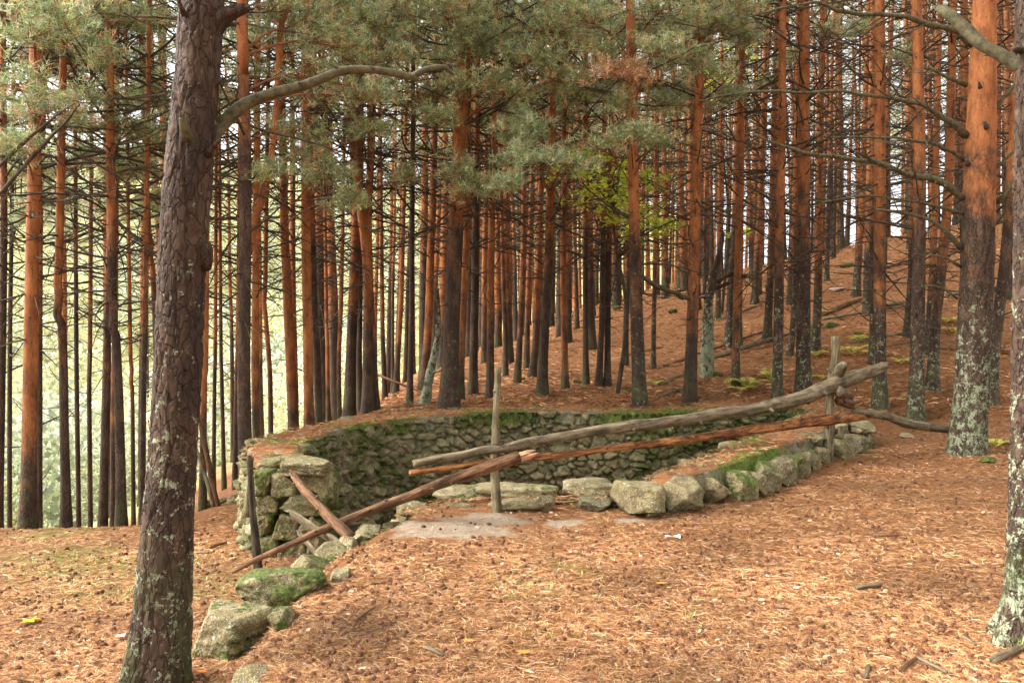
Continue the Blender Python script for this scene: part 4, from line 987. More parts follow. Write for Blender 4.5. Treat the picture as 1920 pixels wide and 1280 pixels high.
boughs(462, [(440, 60, 60), (480, 140, 55), (640, 20, 80), (440, 200, 40)], 1.6, .15)
boughs(598, [(600, 60, 80), (690, 120, 70), (600, 200, 60), (740, 30, 80), (640, 260, 50)], .5, .12)
boughs(742, [(780, 60, 70), (740, 190, 50), (800, 290, 40)], -1., .2)
boughs(948, [(960, 40, 80), (1040, 190, 60), (900, 230, 45)], -2., .1)
boughs(1060, [(1080, 190, 60), (1120, 80, 60), (1060, 20, 70)], -1., .12)
boughs(1139, [(1200, 160, 50), (1260, 180, 50), (1270, 60, 60)], -1., .12)
boughs(74, [(80, 130, 70), (40, 20, 80), (130, 110, 70), (40, 330, 45), (150, 260, 50)], 1., .12)
boughs(147, [(210, 100, 70), (150, 170, 60), (190, 300, 50)], .8, .12)
boughs(266, [(300, 50, 60), (270, 180, 50), (240, 300, 45), (300, 280, 40)], .5, .12)
boughs(22, [(10, 60, 70), (20, 230, 50)], -.5, .2)
boughs(1437, [(1420, 60, 40), (1380, 120, 35), (1450, 160, 28)], -.5, .2, dens=.7)
boughs(1528, [(1540, 60, 35), (1480, 110, 30)], -.5, .15, dens=.7)
boughs(1650, [(1620, 60, 32), (1690, 110, 26)], -.3, .15, dens=.6)
BRIGHT = [(.24, .32, .17), (.34, .40, .24), (.40, .44, .26), (.28, .36, .20), (.18, .25, .12), (.46, .46, .28)]
boughs(53, [(100, 385, 60), (50, 420, 45), (20, 60, 100), (100, 110, 100)], 2.5, .08, BRIGHT)
boughs(193, [(180, 395, 60), (240, 410, 50), (150, 90, 110), (230, 150, 90), (260, 60, 90)], 3.0, .10, BRIGHT)
boughs(266, [(300, 380, 45), (290, 200, 60), (270, 320, 60)], 2.5, .08)
boughs(508, [(500, 90, 80), (440, 330, 50), (560, 180, 80), (420, 100, 60)], 1., .10, BRIGHT)
boughs(655, [(640, 20, 90), (700, 90, 80), (640, 170, 70), (790, 30, 80)], .6, .08, BRIGHT)
boughs(887, [(900, 20, 100), (980, 60, 90), (860, 160, 70), (930, 210, 60), (820, 120, 70)], 1.2, .08, BRIGHT)
boughs(1017, [(1040, 60, 90), (1110, 40, 80), (1060, 230, 55), (1130, 180, 50)], .8, .10, BRIGHT)
boughs(1200, [(1180, 60, 80), (1270, 120, 60), (1240, 200, 45)], .8, .10, BRIGHT)
boughs(1293, [(1340, 30, 80), (1400, 80, 50), (1290, 200, 45), (1370, 180, 35)], .8, .12, BRIGHT)
# pale green limb pointing down the slope at the tall dark red pine
x, D, root, P, rad, _ = min(placed, key=lambda t: abs(t[5]-1293)); b_ = np.array(root.location)
limb(root, b_, [(1296, 562), (1270, 552), (1235, 535), (1206, 516)], [6, 9, 10, 7], M_GREEN, D, D-1.0, 'branch', 8, .1, 91, jag=1)
x, D, root, P, rad, _ = min(placed, key=lambda t: abs(t[5]-462)); b_ = np.array(root.location)
limb(root, b_, [(466, 470), (480, 400), (498, 350), (512, 300), (518, 150), (530, 0)], [14, 16, 15, 14, 13, 11], M_BARK, D+.3, D+.6, 'side_stem', 10, .08, 92).update_tag()
x, D, root, P, rad, _ = min(placed, key=lambda t: abs(t[5]-53)); b_ = np.array(root.location)
limb(root, b_, [(5, 360), (60, 290), (115, 235), (150, 195)], [8, 7, 5, 3], M_TWIG, D-1, D-1.2, 'live_limb', 8, .08, 93)
limb(root, b_, [(-10, 320), (50, 265), (110, 215), (140, 195)], [7, 6, 4, 2], M_TWIG, D-1, D-1.2, 'live_limb', 8, .08, 94)

# lichen covered snags
def snag(pts, wd, label, D, brs, seed):
    gz = h1(at(pts[0][0], pts[0][1], D)[0], D); base = np.array([at(pts[0][0], pts[0][1], D)[0], D, gz]); root = empty('dead_tree', base, label, 'tree')
    L = [np.append(at(u, v, D)-base, w_*D/FPX/2) for (u, v), w_ in zip(pts, wd)]; L.insert(0, L[0]-np.array([0, 0, .3, -.02])); P = catmull(np.array(L), .1)
    mb = MB(); tube(mb, P[:, :3], P[:, 3], 12, rough=.2, seed=seed); t = mb.build('trunk', M_BARK, root); t['orange_from'] = 9.; t['lichen'] = 1.7
    for k, (bp, bw_) in enumerate(brs): 
        o = limb(root, base, bp, bw_, M_BARK, D, D-.3, 'branch', 7, .15, seed+k, twigs=4, jag=1); o['orange_from'] = 9.; o['lichen'] = 1.7
    return root
snag([(1326, 706), (1325, 640), (1328, 570), (1338, 520), (1350, 470), (1356, 435)], [28, 24, 20, 15, 11, 7], 'mossy grey green snag with crooked broken top on the slope', hit(1326, 706)[1],
     [([(1335, 545), (1360, 530), (1385, 518), (1410, 522)], [8, 7, 6, 3]), ([(1330, 560), (1310, 555), (1290, 540)], [5, 4, 3]), ([(1345, 530), (1372, 510), (1382, 505)], [8, 8, 5])], 5)
snag([(792, 775), (800, 740), (806, 700), (815, 660), (822, 610), (820, 540)], [26, 18, 15, 12, 9, 5], 'small twisted mossy snag behind the wall left of the thickest pine', 14.2,
     [([(800, 745), (780, 765), (765, 750)], [10, 8, 5]), ([(806, 700), (835, 690)], [5, 3])], 8)
log('leaning_dead_tree', [at(412, 960, 10.6), at(402, 930, 10.6), at(385, 830, 10.7), at(366, 745, 10.8), at(357, 690, 10.9)], [px(13, 10), px(13, 10), px(11, 10), px(9, 10), px(7, 10)], M_BRWOOD, 'dark dead stem leaning left behind the large left pine', 'log', .1, 51, 10)
log('leaning_dead_tree', [at(400, 950, 10.3), at(388, 900, 10.3), at(368, 840, 10.4)], [px(9, 10), px(8, 10), px(6, 10)], M_POST, 'short pale stick leaning beside the dark dead stem', 'log', .1, 52, 8)

# ------------------------------------------------------------------ the rest of the stand
def fill_mesh(seed, h=13., r0=.105):
    r_ = random.Random(seed); z = np.arange(-.4, h, .35); lx = r_.uniform(-.045, .045); ly = r_.uniform(-.045, .045)
    P = np.stack([lx*z+.10*fbm(z*.22+seed, z*0, 3), ly*z+.10*fbm(z*.22+seed+9, z*0+5, 3), z], 1)
    rad = r0*(1-.78*np.clip(z/h, 0, 1)); mb = MB(); trunk_geo(mb, P, rad, seed, 8, .35)
    branches_on(mb, P, None, 1.2, 8.8, .42, 1.6, r_, 4, 4, .95)
    return mb.mesh('trunk', [M_BARK, M_TWIG]), P
FILL = [fill_mesh(300+i, 13., .062+.010*i) for i in range(10)]
cand = []
def try_add(x, y):
    for t in placed:
        if (t[0]-x)**2+(t[1]-y)**2 < 1.3 or (abs(t[0]/t[1]-x/y) < .004+.5*.3/y and t[1] < y and False): return
    cand.append((x, y))
fr = np.random.default_rng(21)
for gy_ in np.arange(15.0, 78, 2.15):
    for gx_ in np.arange(-4.2, 50, 2.15):
        x = gx_+fr.uniform(-.9, .9); y = gy_+fr.uniform(-.9, .9)
        if abs(x/y) > .66: continue
        if y > 48 and x > 14 and fr.random() < .75: continue
        if x < 1 and y > 60: continue
        if y < 17.5 and x > -1.5 and fr.random() < .6: continue
        if x/y > .36 and y < 26 and fr.random() < .55: continue
        try_add(x, y)
for gy_ in np.arange(11.5, 46, 2.5):
    for gx_ in np.arange(-26, -3.6, 2.5):
        x = gx_+fr.uniform(-1.1, 1.1); y = gy_+fr.uniform(-1.1, 1.1)
        if abs(x/y) > .66 or fr.random() < .58+.008*y: continue
        try_add(x, y)
cand.sort(key=lambda p: p[1])
room = 300-len(placed)-5
LAND = [(53, 'stout orange pine at far left'), (118, 'crooked pine with a kink'), (205, 'dark leaning pine'), (330, 'massive left pine'), (460, 'thick grey brown pine'), (535, 'orange pine with darker foot'),
        (577, 'brightest orange pine'), (660, 'sturdy brown pine'), (690, 'twin stemmed pine'), (772, 'narrow blackish pine'), (850, 'thickest orange pine'), (920, 'middle fence post'), (978, 'red pine leaning right'),
        (1025, 'solid brown pine'), (1060, 'clean orange pine'), (1130, 'dark pair'), (1192, 'tall grey footed pine'), (1300, 'tall dark red pine'), (1340, 'lichened snag'), (1372, 'greenish footed pine'), (1460, 'brown pine'),
        (1506, 'tall straight pine'), (1565, 'tall fence post'), (1612, 'high orange pine'), (1651, 'straight red pine'), (1704, 'dark footed pine'), (1724, 'dark lichened pine'), (1770, 'pine leaning right'), (1830, 'stout lichened pine'), (1890, 'brown leaning pine')]
proto = None
hz_ = H(np.array([c[0] for c in cand]), np.array([c[1] for c in cand]))
far = MB()
for i, (x, y) in enumerate(cand):
    z = float(hz_[i]); valley = x < -3.3
    hs = (15.5-z)/13. if valley else (1.0+.12*fr.random())
    me, PP = FILL[i % 10]
    if i < room:
        uu_ = 960+FPX*x/y; lm = min(LAND, key=lambda t: abs(t[0]-uu_)); sd2 = 'just left of' if uu_ < lm[0] else 'just right of'
        if valley: lab, grp = 'slender pine growing below the crest at left against the bright valley', 'pines below the left crest'
        elif x/y < .12: lab, grp = 'slender red trunked pine deep in the stand behind the middle of the wall', 'pines deep in the stand behind the wall'
        elif y < 34: lab, grp = 'slender pine on the needle covered slope among the named larger pines', 'pines on the lower slope'
        else: lab, grp = 'small looking pine far up the needle covered slope at right', 'pines far up the slope'
        tier = 'rooted below the crest' if valley else ('deep in the stand' if x/y < .12 and y < 32 else ('very deep in the stand' if x/y < .12 else ('low on the slope' if y < 26 else ('halfway up the slope' if y < 40 else 'far up the slope'))))
        lab = 'slender pine %s, %s the %s' % (tier, sd2, lm[1])
        grp = 'pines %s' % tier
        root = empty('pine_tree', (x, y, z), lab, 'tree', grp)
        root.rotation_euler = (0, 0, 0); root.scale = (1, 1, hs)
        t = link('trunk', me, root); t.rotation_euler = (0, 0, fr.uniform(0, 6.28)); t['orange_from'] = float(fr.uniform(.3, 3.4)+(-z*.5 if valley else 0)); t['lichen'] = float(fr.uniform(0, .5) if x > 2 else 0.)
        c = link('crown', CROWNS[i % len(CROWNS)], root); c.location = (0, 0, (5.6 if x/y < .12 else 7.4)+fr.uniform(-.4, .8)); c.rotation_euler = (0, 0, fr.uniform(0, 6.28)); 
        k = fr.uniform(.55, .95)*(.8 if x/y > .12 else (.75 if valley else 1)); c.scale = (k, k, .92)
        # stand the crown on the trunk line
        a = t.rotation_euler.z; zc = c.location.z; px_ = np.interp(zc, PP[:, 2], PP[:, 0]); py_ = np.interp(zc, PP[:, 2], PP[:, 1])
        c.location.x = px_*math.cos(a)-py_*math.sin(a); c.location.y = px_*math.sin(a)+py_*math.cos(a)
    else:
        r_ = random.Random(i); zz_ = np.linspace(-.3, 13*hs, 9); P = np.stack([x+r_.uniform(-.03, .03)*zz_, y+r_.uniform(-.03, .03)*zz_, z+zz_], 1)
        tube(far, P, (.11+.03*r_.random())*(1-.75*np.linspace(0, 1, 9)), 6, 0, cap=False)
        for q in range(34):
            zq = r_.uniform(1.5, 9); p = [np.interp(zq, zz_, P[:, 0]), np.interp(zq, zz_, P[:, 1]), z+zq]
            a = r_.uniform(0, 6.28); l = r_.uniform(.5, 1.6)
            tube(far, bent(p, (math.cos(a), math.sin(a), .1), l, 3, .05, r_), [.014, .009, .004], 3, 1, cap=False)
        g_ = np.random.default_rng(i); nC = 260; C = np.stack([g_.normal(size=nC)*.75, g_.normal(size=nC)*.75, g_.uniform(6.8, 13.5, nC)], 1)
        C[:, :2] *= (1.25-.09*(C[:, 2:3]-6.8)); C = C+np.array([x, y, z])
        needles(far, C, g_.normal(size=(nC, 3))*.6+np.array([0, 0, .6]), .24, .035, 9, tones(nC, .1, g_), m=2, r_=g_)
print('trees placed', len(placed), 'cand', len(cand), 'room', room)
if far.n: 
    o = far.build('distant_pines', [M_BARK, M_TWIG, M_NEED], colour=True); o['orange_from'] = 2.0; o['lichen'] = 0.
    tag(o, 'distant pines closing the back of the stand', 'trees', kind='stuff')

# ------------------------------------------------------------------ the opposite side of the valley: a far wood
wd_ = MB(); g_ = np.random.default_rng(5)
PALF = np.array([.26, .26, .23])+1.0*np.array([(.20, .24, .12), (.26, .30, .15), (.34, .36, .14), (.44, .42, .18), (.42, .42, .26), (.17, .22, .15), (.32, .36, .26), (.50, .47, .32)])  # whitish lift puts the valley's overexposed, hazy light into the leaf colours
nt_ = 1100; ang = g_.uniform(-.62, .10, nt_); dist = 34*(220/34.)**g_.random(nt_)
fx = dist*np.sin(ang)/np.cos(ang*.0); fy = dist*np.cos(ang)
keep = (np.minimum(-3.3-fx, fy-10) > 9); fx = fx[keep]; fy = fy[keep]; dist = dist[keep]; fz = H(fx, fy)
for x, y, z, d in zip(fx, fy, fz, dist):
    hh = g_.uniform(3.5, 9)*(.6 if d < 70 else 1.); n_ = 240; t = g_.random(n_); rr_ = hh*.30*np.sqrt(np.clip(1-(t*1.05-.25)**2, .05, 1))*g_.uniform(.4, 1.05, n_); a = g_.uniform(0, 6.28, n_)
    C = np.stack([x+rr_*np.cos(a), y+rr_*np.sin(a), z+t*hh], 1); s = .036*hh*g_.uniform(.5, 1.2, (n_, 1))
    A = g_.normal(size=(n_, 3)); A /= np.linalg.norm(A, axis=1)[:, None]; B = np.cross(A, g_.normal(size=(n_, 3))); B /= np.linalg.norm(B, axis=1)[:, None]
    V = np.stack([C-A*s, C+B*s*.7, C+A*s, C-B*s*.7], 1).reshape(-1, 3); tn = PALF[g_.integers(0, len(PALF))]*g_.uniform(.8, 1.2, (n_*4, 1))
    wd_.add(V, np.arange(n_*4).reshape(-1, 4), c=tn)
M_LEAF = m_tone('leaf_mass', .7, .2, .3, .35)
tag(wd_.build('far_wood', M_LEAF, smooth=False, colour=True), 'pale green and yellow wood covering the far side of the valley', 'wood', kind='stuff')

# ------------------------------------------------------------------ small broadleaf trees with yellow green leaves
def broadleaf(u, v, D, clumps, label, seed, col_=((.72, .82, .12), (.80, .82, .20), (.60, .74, .12))):
    r_ = random.Random(seed); g2 = np.random.default_rng(seed); x = (u-960)/FPX*D; z = h1(x, D); base = np.array([x, D, z]); root = empty('broadleaf_tree', base, label, 'tree')
    top = at(u+10, min(c[1] for c in clumps)-20, D)-base; tb_ = MB(); S_ = catmull(np.array([[0, 0, -.2], top*.35+np.array([.15, 0, 0]), top*.7+np.array([-.1, 0, 0]), top]), .25)
    tube(tb_, S_, .045*(1-.7*np.linspace(0, 1, len(S_))), 7); lf = MB(); C = []
    for (cu, cv, rp) in clumps:
        c = at(cu, cv, D+r_.uniform(-.6, .6))-base; rm = rp*D/FPX; i = min(range(len(S_)), key=lambda k: abs(S_[k][2]-(c[2]-.4)))
        m_ = (S_[i]+c)/2+np.array([0, 0, .1]); tube(tb_, [S_[i], m_, c], [.02, .013, .006], 4)
        for k in range(9):
            e = c+g2.normal(size=3)*rm*np.array([.7, .6, .45]); tube(tb_, [c, e], [.006, .002], 3, cap=False); C.append(e+g2.normal(size=(30, 3))*rm*np.array([.22, .22, .10]))
    tb_.build('trunk', M_TWIG, root)
    C = np.vstack(C); n_ = len(C); A = g2.normal(size=(n_, 3))*np.array([1, 1, .35]); A /= np.linalg.norm(A, axis=1)[:, None]; B = np.cross(A, np.array([0, 0, 1.])+g2.normal(size=(n_, 3))*.3); B /= np.linalg.norm(B, axis=1)[:, None]
    s = g2.uniform(.032, .062, (n_, 1)); V = np.stack([C-A*s, C+B*s*.55, C+A*s, C-B*s*.55], 1).reshape(-1, 3)
    tn = np.repeat(np.array(col_)[g2.integers(0, len(col_), n_)], 4, 0); lf.add(V, np.arange(n_*4).reshape(-1, 4), c=tn)
    lf.build('crown', M_LEAF, root, smooth=False, colour=True)
broadleaf(1155, 700, 14.9, [(1110, 320, 40), (1140, 345, 45), (1095, 345, 30), (1130, 385, 40), (1175, 375, 35), (1200, 400, 40), (1215, 430, 35), (1190, 440, 25), (1240, 425, 25), (1225, 340, 25), (1160, 320, 30)], 'small broadleaf tree with bright yellow green leaves among the pines', 3)
broadleaf(1352, 600, 24., [(1335, 130, 35), (1365, 150, 35), (1350, 165, 25), (1395, 110, 25), (1385, 440, 14), (1372, 438, 10)], 'thin broadleaf tree with pale yellow leaves high between the pines', 4)

# ------------------------------------------------------------------ ferns, fallen logs, moss cushions on the slope
def fern(u, v, s, label, seed, pal=((.55, .50, .10), (.62, .52, .14), (.42, .45, .08))):
    p = hit(u, v); r_ = random.Random(seed); root = empty('fern', p, label, 'fern', 'ferns on the slope'); S_ = s*p[1]/FPX
    for k in range(r_.randrange(4, 7)):
        mb = MB(); a = k*1.2+r_.uniform(-.4, .4); n = 12; P = bent((0, 0, 0), (math.cos(a)*.6, math.sin(a)*.6, 1.1), S_*r_.uniform(.7, 1.1), n, -.16, r_, .03)
        tube(mb, P, [.004]*n, 3, cap=False, c=pal[0])
        cc = pal[r_.randrange(3)]
        for i in range(2, n):
            t = P[i]-P[i-1]; t = t/np.linalg.norm(t); sd_ = np.cross(t, [0, 0, 1]); sd_ /= np.linalg.norm(sd_)+1e-9; w_ = S_*.30*math.sin(math.pi*(i+.5)/(n+1))
            for sg in (-1, 1):
                for j in (0, .5):
                    b = P[i]-t*j*S_/n; e = b+sd_*sg*w_+t*w_*.35-np.array([0, 0, w_*.15]); q_ = t*S_/n*.28
                    mb.add(np.array([b-q_, (b+e)/2-q_*1.1, e, (b+e)/2+q_*1.1]), [[0, 1, 2, 3]], c=cc)
        mb.build('frond', M_LEAF, root, smooth=False, colour=True)
for i, (u, v, s, l) in enumerate([(1403, 728, 48, 'large yellow fern on the slope behind the thick rail'), (1445, 712, 34, 'yellow fern touching the green footed pine'), (1388, 735, 26, 'low bent fern left of the large yellow one'),
        (1598, 665, 34, 'green yellow fern right of the tall post'), (1635, 668, 30, 'bright yellow fern beside the red pine'), (1530, 668, 24, 'small green fern at the foot of a pine'), (1590, 715, 26, 'pale fern behind the tall post'),
        (1540, 712, 20, 'tiny fern left of the tall post'), (1790, 625, 30, 'fern beside the stout lichened pine'), (1775, 605, 24, 'small green fern far up behind the stout pine'), (1868, 838, 30, 'wilted yellow fern right of the stout pine'),
        (1690, 682, 22, 'faint fern between two pines on the right'), (1228, 722, 18, 'tiny wilted fern near the tall grey footed pine'), (1550, 590, 18, 'small faded fern up the slope'), (1610, 640, 26, 'fern just up the slope from the tall post')]):
    fern(u, v, s*1.25, l, 60+i)
for i, (u0, v0, u1, v1, w_, l) in enumerate([(1245, 690, 1432, 624, 6, 'long thin grey log on the slope by the snag'), (1338, 672, 1540, 612, 8, 'long fallen trunk running up the slope behind the brown pine'),
        (1345, 602, 1428, 573, 5, 'short fallen pole high above the snag'), (1540, 594, 1622, 560, 9, 'pale debarked log behind the mossy footed pine'), (1538, 602, 1705, 576, 5, 'thin straight fallen pole on the upper slope'),
        (1618, 582, 1705, 568, 9, 'thick dark log behind the straight red pine'), (1560, 512, 1605, 517, 7, 'short dark log high on the slope'), (1775, 556, 1905, 540, 9, 'fallen trunk crossing behind the stout pine'),
        (1596, 645, 1690, 628, 7, 'dark rotting log beside the ferns'), (1765, 655, 1905, 665, 13, 'thick fallen trunk right of the lichened pines'), (1850, 832, 1915, 834, 10, 'pale log end beyond the foot of the stout pine'),
        (1238, 722, 1282, 704, 7, 'short black branch lying above the wall'), (1180, 668, 1245, 652, 5, 'thin dark branch on the slope left of the tall red pine'), (1230, 745, 1330, 712, 4, 'thin twisted branch just above the wall'),
        (1870, 545, 1915, 548, 12, 'log half hidden at the right edge'), (700, 690, 860, 770, 5, 'reddish pole lying down the bank behind the wall')]):
    a = hit(u0, v0); b = hit(u1, v1) if i != 15 else at(860, 765, 15.5)
    if i == 15: a = at(700, 700, 16.)
    m_ = (a+b)/2; m_[2] = max(m_[2], h1(m_[0], m_[1])); ra = px(w_, (a[1]+b[1])/2)
    up_ = np.array([0, 0, ra*.5]); log('fallen_log', [a+up_, m_+up_*1.4, b+up_], [ra, ra*.9, ra*.6], [M_BRWOOD, M_GREY, M_POST][i % 3], l, 'log', .12, 200+i, 8, knots=5, step=.25)
for i, (u, v, w_) in enumerate([(1563, 615, 30), (1640, 492, 30), (1082, 718, 16), (1262, 588, 24), (1180, 735, 16), (1160, 580, 20), (1612, 628, 18), (1345, 705, 22), (1270, 735, 18), (980, 712, 12), (1745, 500, 20), (1590, 500, 24)]):
    boulder(u-w_/2, u+w_/2, v-w_*.38, v, ['low moss cushion %s' % t for t in ('beside the fallen pole behind the tall post', 'high on the slope right of the litter', 'beyond the wall centre', 'far up behind the tall red pine', 'above the wall left of the tall pine',
            'far up the slope left of the tall pine', 'near the ferns by the post', 'at the foot of the lichened snag', 'just above the wall', 'far behind the middle post', 'far up the slope at right', 'high up the slope left of the orange pine')][i], 300+i, None, 1., .2, .3, sub=3, name='moss_cushion', group='moss cushions on the slope')

# ------------------------------------------------------------------ litter on the ground
GRV = [(840, 990, .62, .42), (740, 990, .5, .4), (920, 975, .4, .25), (1060, 980, .22, .14), (1180, 975, .2, .1), (700, 1010, .3, .3)]
GRVP = [(hit(u, v), ru, rv) for u, v, ru, rv in GRV]
def on_ground(n, umin=-250, umax=2150, v0=770, v1=1330, r_=rng):
    u = r_.uniform(umin, umax, n); v = v0+(v1-v0)*r_.random(n); D = 1.62*FPX/(v-HOR); D = np.minimum(D, 16)
    for _ in range(4): D = .4*D+.6*np.clip((CAMH-H((u-960)/FPX*D, D, False))*FPX/(v-HOR), 2.3, 17)
    D *= r_.uniform(.93, 1.07, n)
    x = (u-960)/FPX*D; ok = (D < 16) & (D > 2.3) & (poly_sd(x, D, PIT) < -.05); x = x[ok]; y = D[ok]
    gm_ = np.zeros(x.shape)
    for p, ru, rv in GRVP: gm_ = np.maximum(gm_, np.exp(-(((x-p[0])/ru)**2+((y-p[1])/rv)**2)))
    ok2 = ~((x < -3.4) & (y > 9.8)) & (r_.random(len(x)) > sstep(.25, .6, gm_+.5*fbm(x*4, y*4, 3))*.92); return x[ok2], y[ok2]
LIT = np.array([(.50, .235, .085), (.43, .185, .062), (.58, .31, .125), (.30, .12, .045), (.68, .44, .23), (.46, .20, .07), (.20, .075, .03), (.13, .05, .025), (.24, .10, .04)])
def litter(x, y, z, L, W_, r_, mb, pal, lift=.004, bend=.25):
    n = len(x); a = r_.uniform(0, 6.28, n); t = r_.uniform(-.22, .22, n); l = L*r_.uniform(.5, 1.2, n)*.5; d = np.stack([np.cos(a)*np.cos(t), np.sin(a)*np.cos(t), np.sin(t)], 1)
    s = np.stack([-np.sin(a), np.cos(a), r_.uniform(-.8, .8, n)], 1); s /= np.linalg.norm(s, axis=1)[:, None]
    w_ = W_*r_.uniform(.6, 1.4, n)*(1+.10*y); C = np.stack([x, y, z+lift+np.abs(np.sin(t))*l*.8], 1)
    b = s*(l*bend*r_.uniform(-1, 1, n))[:, None]
    p0 = C-d*l[:, None]; p1 = C+b; p2 = C+d*l[:, None]; h_ = s*(w_*.5)[:, None]
    V = np.stack([p0-h_*.5, p0+h_*.5, p1+h_, p1-h_, p2+h_*.4, p2-h_*.4], 1).reshape(-1, 3); k = np.arange(n)[:, None]*6
    F = np.vstack([k+np.array([[0, 1, 2, 3]]), k+np.array([[3, 2, 4, 5]])]); c = np.repeat(np.array(pal)[r_.integers(0, len(pal), n)]*np.array([.95, 1.01, 1.10])*(np.clip(.97+.75*fbm(x*1.3, y*1.3, 4, 6), .38, 1.35))[:, None], 6, 0)
    mb.add(V, F, c=c)
mb = MB(); x, y = on_ground(480000); litter(x, y, H(x, y), .066, .0015, rng, mb, LIT)
q_ = np.random.default_rng(77); y = 12.5*(48/12.5)**q_.random(60000); x = y*q_.uniform(-.25, .66, 60000); ok = (poly_sd(x, y, PIT) < -.9) & (x > -3.2); x = x[ok]; y = y[ok]
litter(x, y, H(x, y), .13, .006, q_, mb, [(.50, .22, .08), (.26, .10, .04), (.66, .38, .17), (.46, .19, .07), (.40, .16, .06)], .012, .2)
x, y = on_ground(5000); litter(x, y, H(x, y), .035, .011, rng, mb, [(.24, .10, .055), (.36, .18, .09), (.16, .065, .035), (.52, .34, .21)], .006, .05)
# needles lying on the wall's cap
k = rng.integers(0, len(pc), 16000); t = rng.random((16000, 1)); q = pc[k]*(1-t)+outer[k]*t; ok = q[:, 1] > 7.2
litter(q[ok, 0], q[ok, 1], topz(q[ok, 0], q[ok, 1])+.035+0*q[ok, 0], .07, .0022, rng, mb, LIT)
tag(mb.build('needle_litter', M_LITTER, smooth=False, colour=True), 'orange fallen pine needles and bark chips', 'needles', kind='stuff')
# cones: the nearest as things of their own, the rest as stuff
def cone_geo():
    V, F = ico(3); V = V.copy(); a = np.arctan2(V[:, 1], V[:, 0]); V = V*(1+.16*np.sin(a*7+V[:, 2]*9)*np.sin(V[:, 2]*16)[:])[:, None]; V = V*np.array([.0115, .0115, .017]); V[:, :2] *= (1-.3*V[:, 2:3]/.017); return V[:, [2, 0, 1]], F
cV, cF = cone_geo(); mb = MB(); mb.add(cV, None, cF); cme = mb.mesh('pine_cone', [M_CONE])
cr = np.random.default_rng(9)
x, y = on_ground(5200, -100, 2000, 800, 1320, cr)
dens = .35+.9*(fbm(x*.9, y*.9, 3, 3)+.25)+.35*(x < -.4)*(y < 8); ok = cr.random(len(x)) < np.clip(dens, .1, 1); x = x[ok]; y = y[ok]; o = np.argsort(y); x = x[o]; y = y[o]; z = H(x, y)
inview = (np.abs(x/y) < .585) & (CAMH-z < .415*y)
order = np.concatenate([np.where(inview)[0], np.where(~inview)[0]]); csz = cr.uniform(.7, 1.25, len(x)); ca = cr.uniform(0, 6.28, len(x)); ct = cr.uniform(-.5, .5, len(x))
st = MB()
first_c = None
for j, i in enumerate(order):
    if j < 300:
        if first_c is None: o_ = link('pine_cone', cme); first_c = o_
        else: o_ = first_c.copy(); col.objects.link(o_)
        o_.location = (x[i], y[i], z[i]+.007); o_.rotation_euler = (ct[i], ct[i]*.7, ca[i]); o_.scale = (csz[i],)*3
        tag(o_, 'small brown pine cone lying on the needle litter', 'pine cone', 'pine cones strewn over the ground')
    else:
        c_, s_ = math.cos(ca[i]), math.sin(ca[i]); V, F = cV, cF
        V2 = V*csz[i]; V2 = np.stack([V2[:, 0]*c_-V2[:, 1]*s_, V2[:, 0]*s_+V2[:, 1]*c_, V2[:, 2]], 1)+np.array([x[i], y[i], z[i]+.007])
        st.add(V2, None, F)
tag(st.build('pine_cones', M_CONE), 'more pine cones scattered among the needles farther off', 'pine cones', kind='stuff')
# sticks one can pick out
for i, (u0, v0, u1, v1, w_, l) in enumerate([(1605, 1106, 1652, 1102, 9, 'short thick stick lying alone at the right'), (1648, 1006, 1684, 1007, 4, 'thin straight stick in the middle right of the clearing'),
        (1863, 1248, 1925, 1220, 15, 'thick dark branch entering at the lower right corner'), (1690, 1264, 1718, 1238, 8, 'reddish half of the broken stick at lower right'), (1718, 1238, 1776, 1268, 8, 'grey half of the broken stick at lower right'),
        (394, 1031, 424, 1020, 6, 'pale stick lying behind the large left pine'), (795, 1222, 832, 1236, 8, 'pale thick twig at the bottom centre'), (665, 1168, 702, 1144, 5, 'thin twig among the cones at lower left'),
        (1620, 1276, 1628, 1258, 10, 'stubby twig standing at the bottom edge'), (1500, 1245, 1530, 1262, 6, 'curved red bark strip at the bottom right'), (1806, 1198, 1830, 1216, 6, 'small curved stick near the right edge pine'),
        (-5, 1270, 62, 1284, 4, 'dark twig in the lower left corner'), (1100, 1192, 1150, 1204, 3, 'thin crooked twig at the bottom centre'), (1436, 1142, 1480, 1145, 4, 'flat dark twig lower right of centre'),
        (370, 1038, 392, 1040, 4, 'small reddish twig behind the large left pine'), (1855, 1075, 1890, 1085, 4, 'thin stick beside the right edge pine')]):
    a = hit(u0, v0); b = hit(u1, v1); ra = px(w_, a[1]); up_ = np.array([0, 0, ra*.8+.008])
    log('stick', [a+up_, (a+b)/2+up_*1.15, b+up_], [ra, ra*.95, ra*.7], [M_GREY, M_BRWOOD][i % 2], l, 'stick', .15, 400+i, 8, knots=1, step=.03)
def flat(name, u, v, outline, s, mat, label, cat, seed=0, lift=.02):
    p = hit(u, v); o_ = np.array(outline, float)*s; n = len(o_); r_ = np.random.default_rng(seed)
    zz_ = r_.uniform(0, s*.22, n); top_ = np.column_stack([o_, zz_+.002]); bot = np.column_stack([o_, zz_]); c = o_.mean(0)
    V = np.vstack([top_, bot, [[c[0], c[1], s*.12+.002]], [[c[0], c[1], s*.12]]]); j = np.arange(n); k = (j+1) % n
    mb = MB(); mb.add(V, np.stack([j, n+j, n+k, k], -1), np.vstack([np.stack([j, k, np.full(n, 2*n)], -1), np.stack([n+k, n+j, np.full(n, 2*n+1)], -1)]))
    o2 = mb.build(name, mat, smooth=False); o2.location = p+np.array([0, 0, lift]); return tag(o2, label, cat)
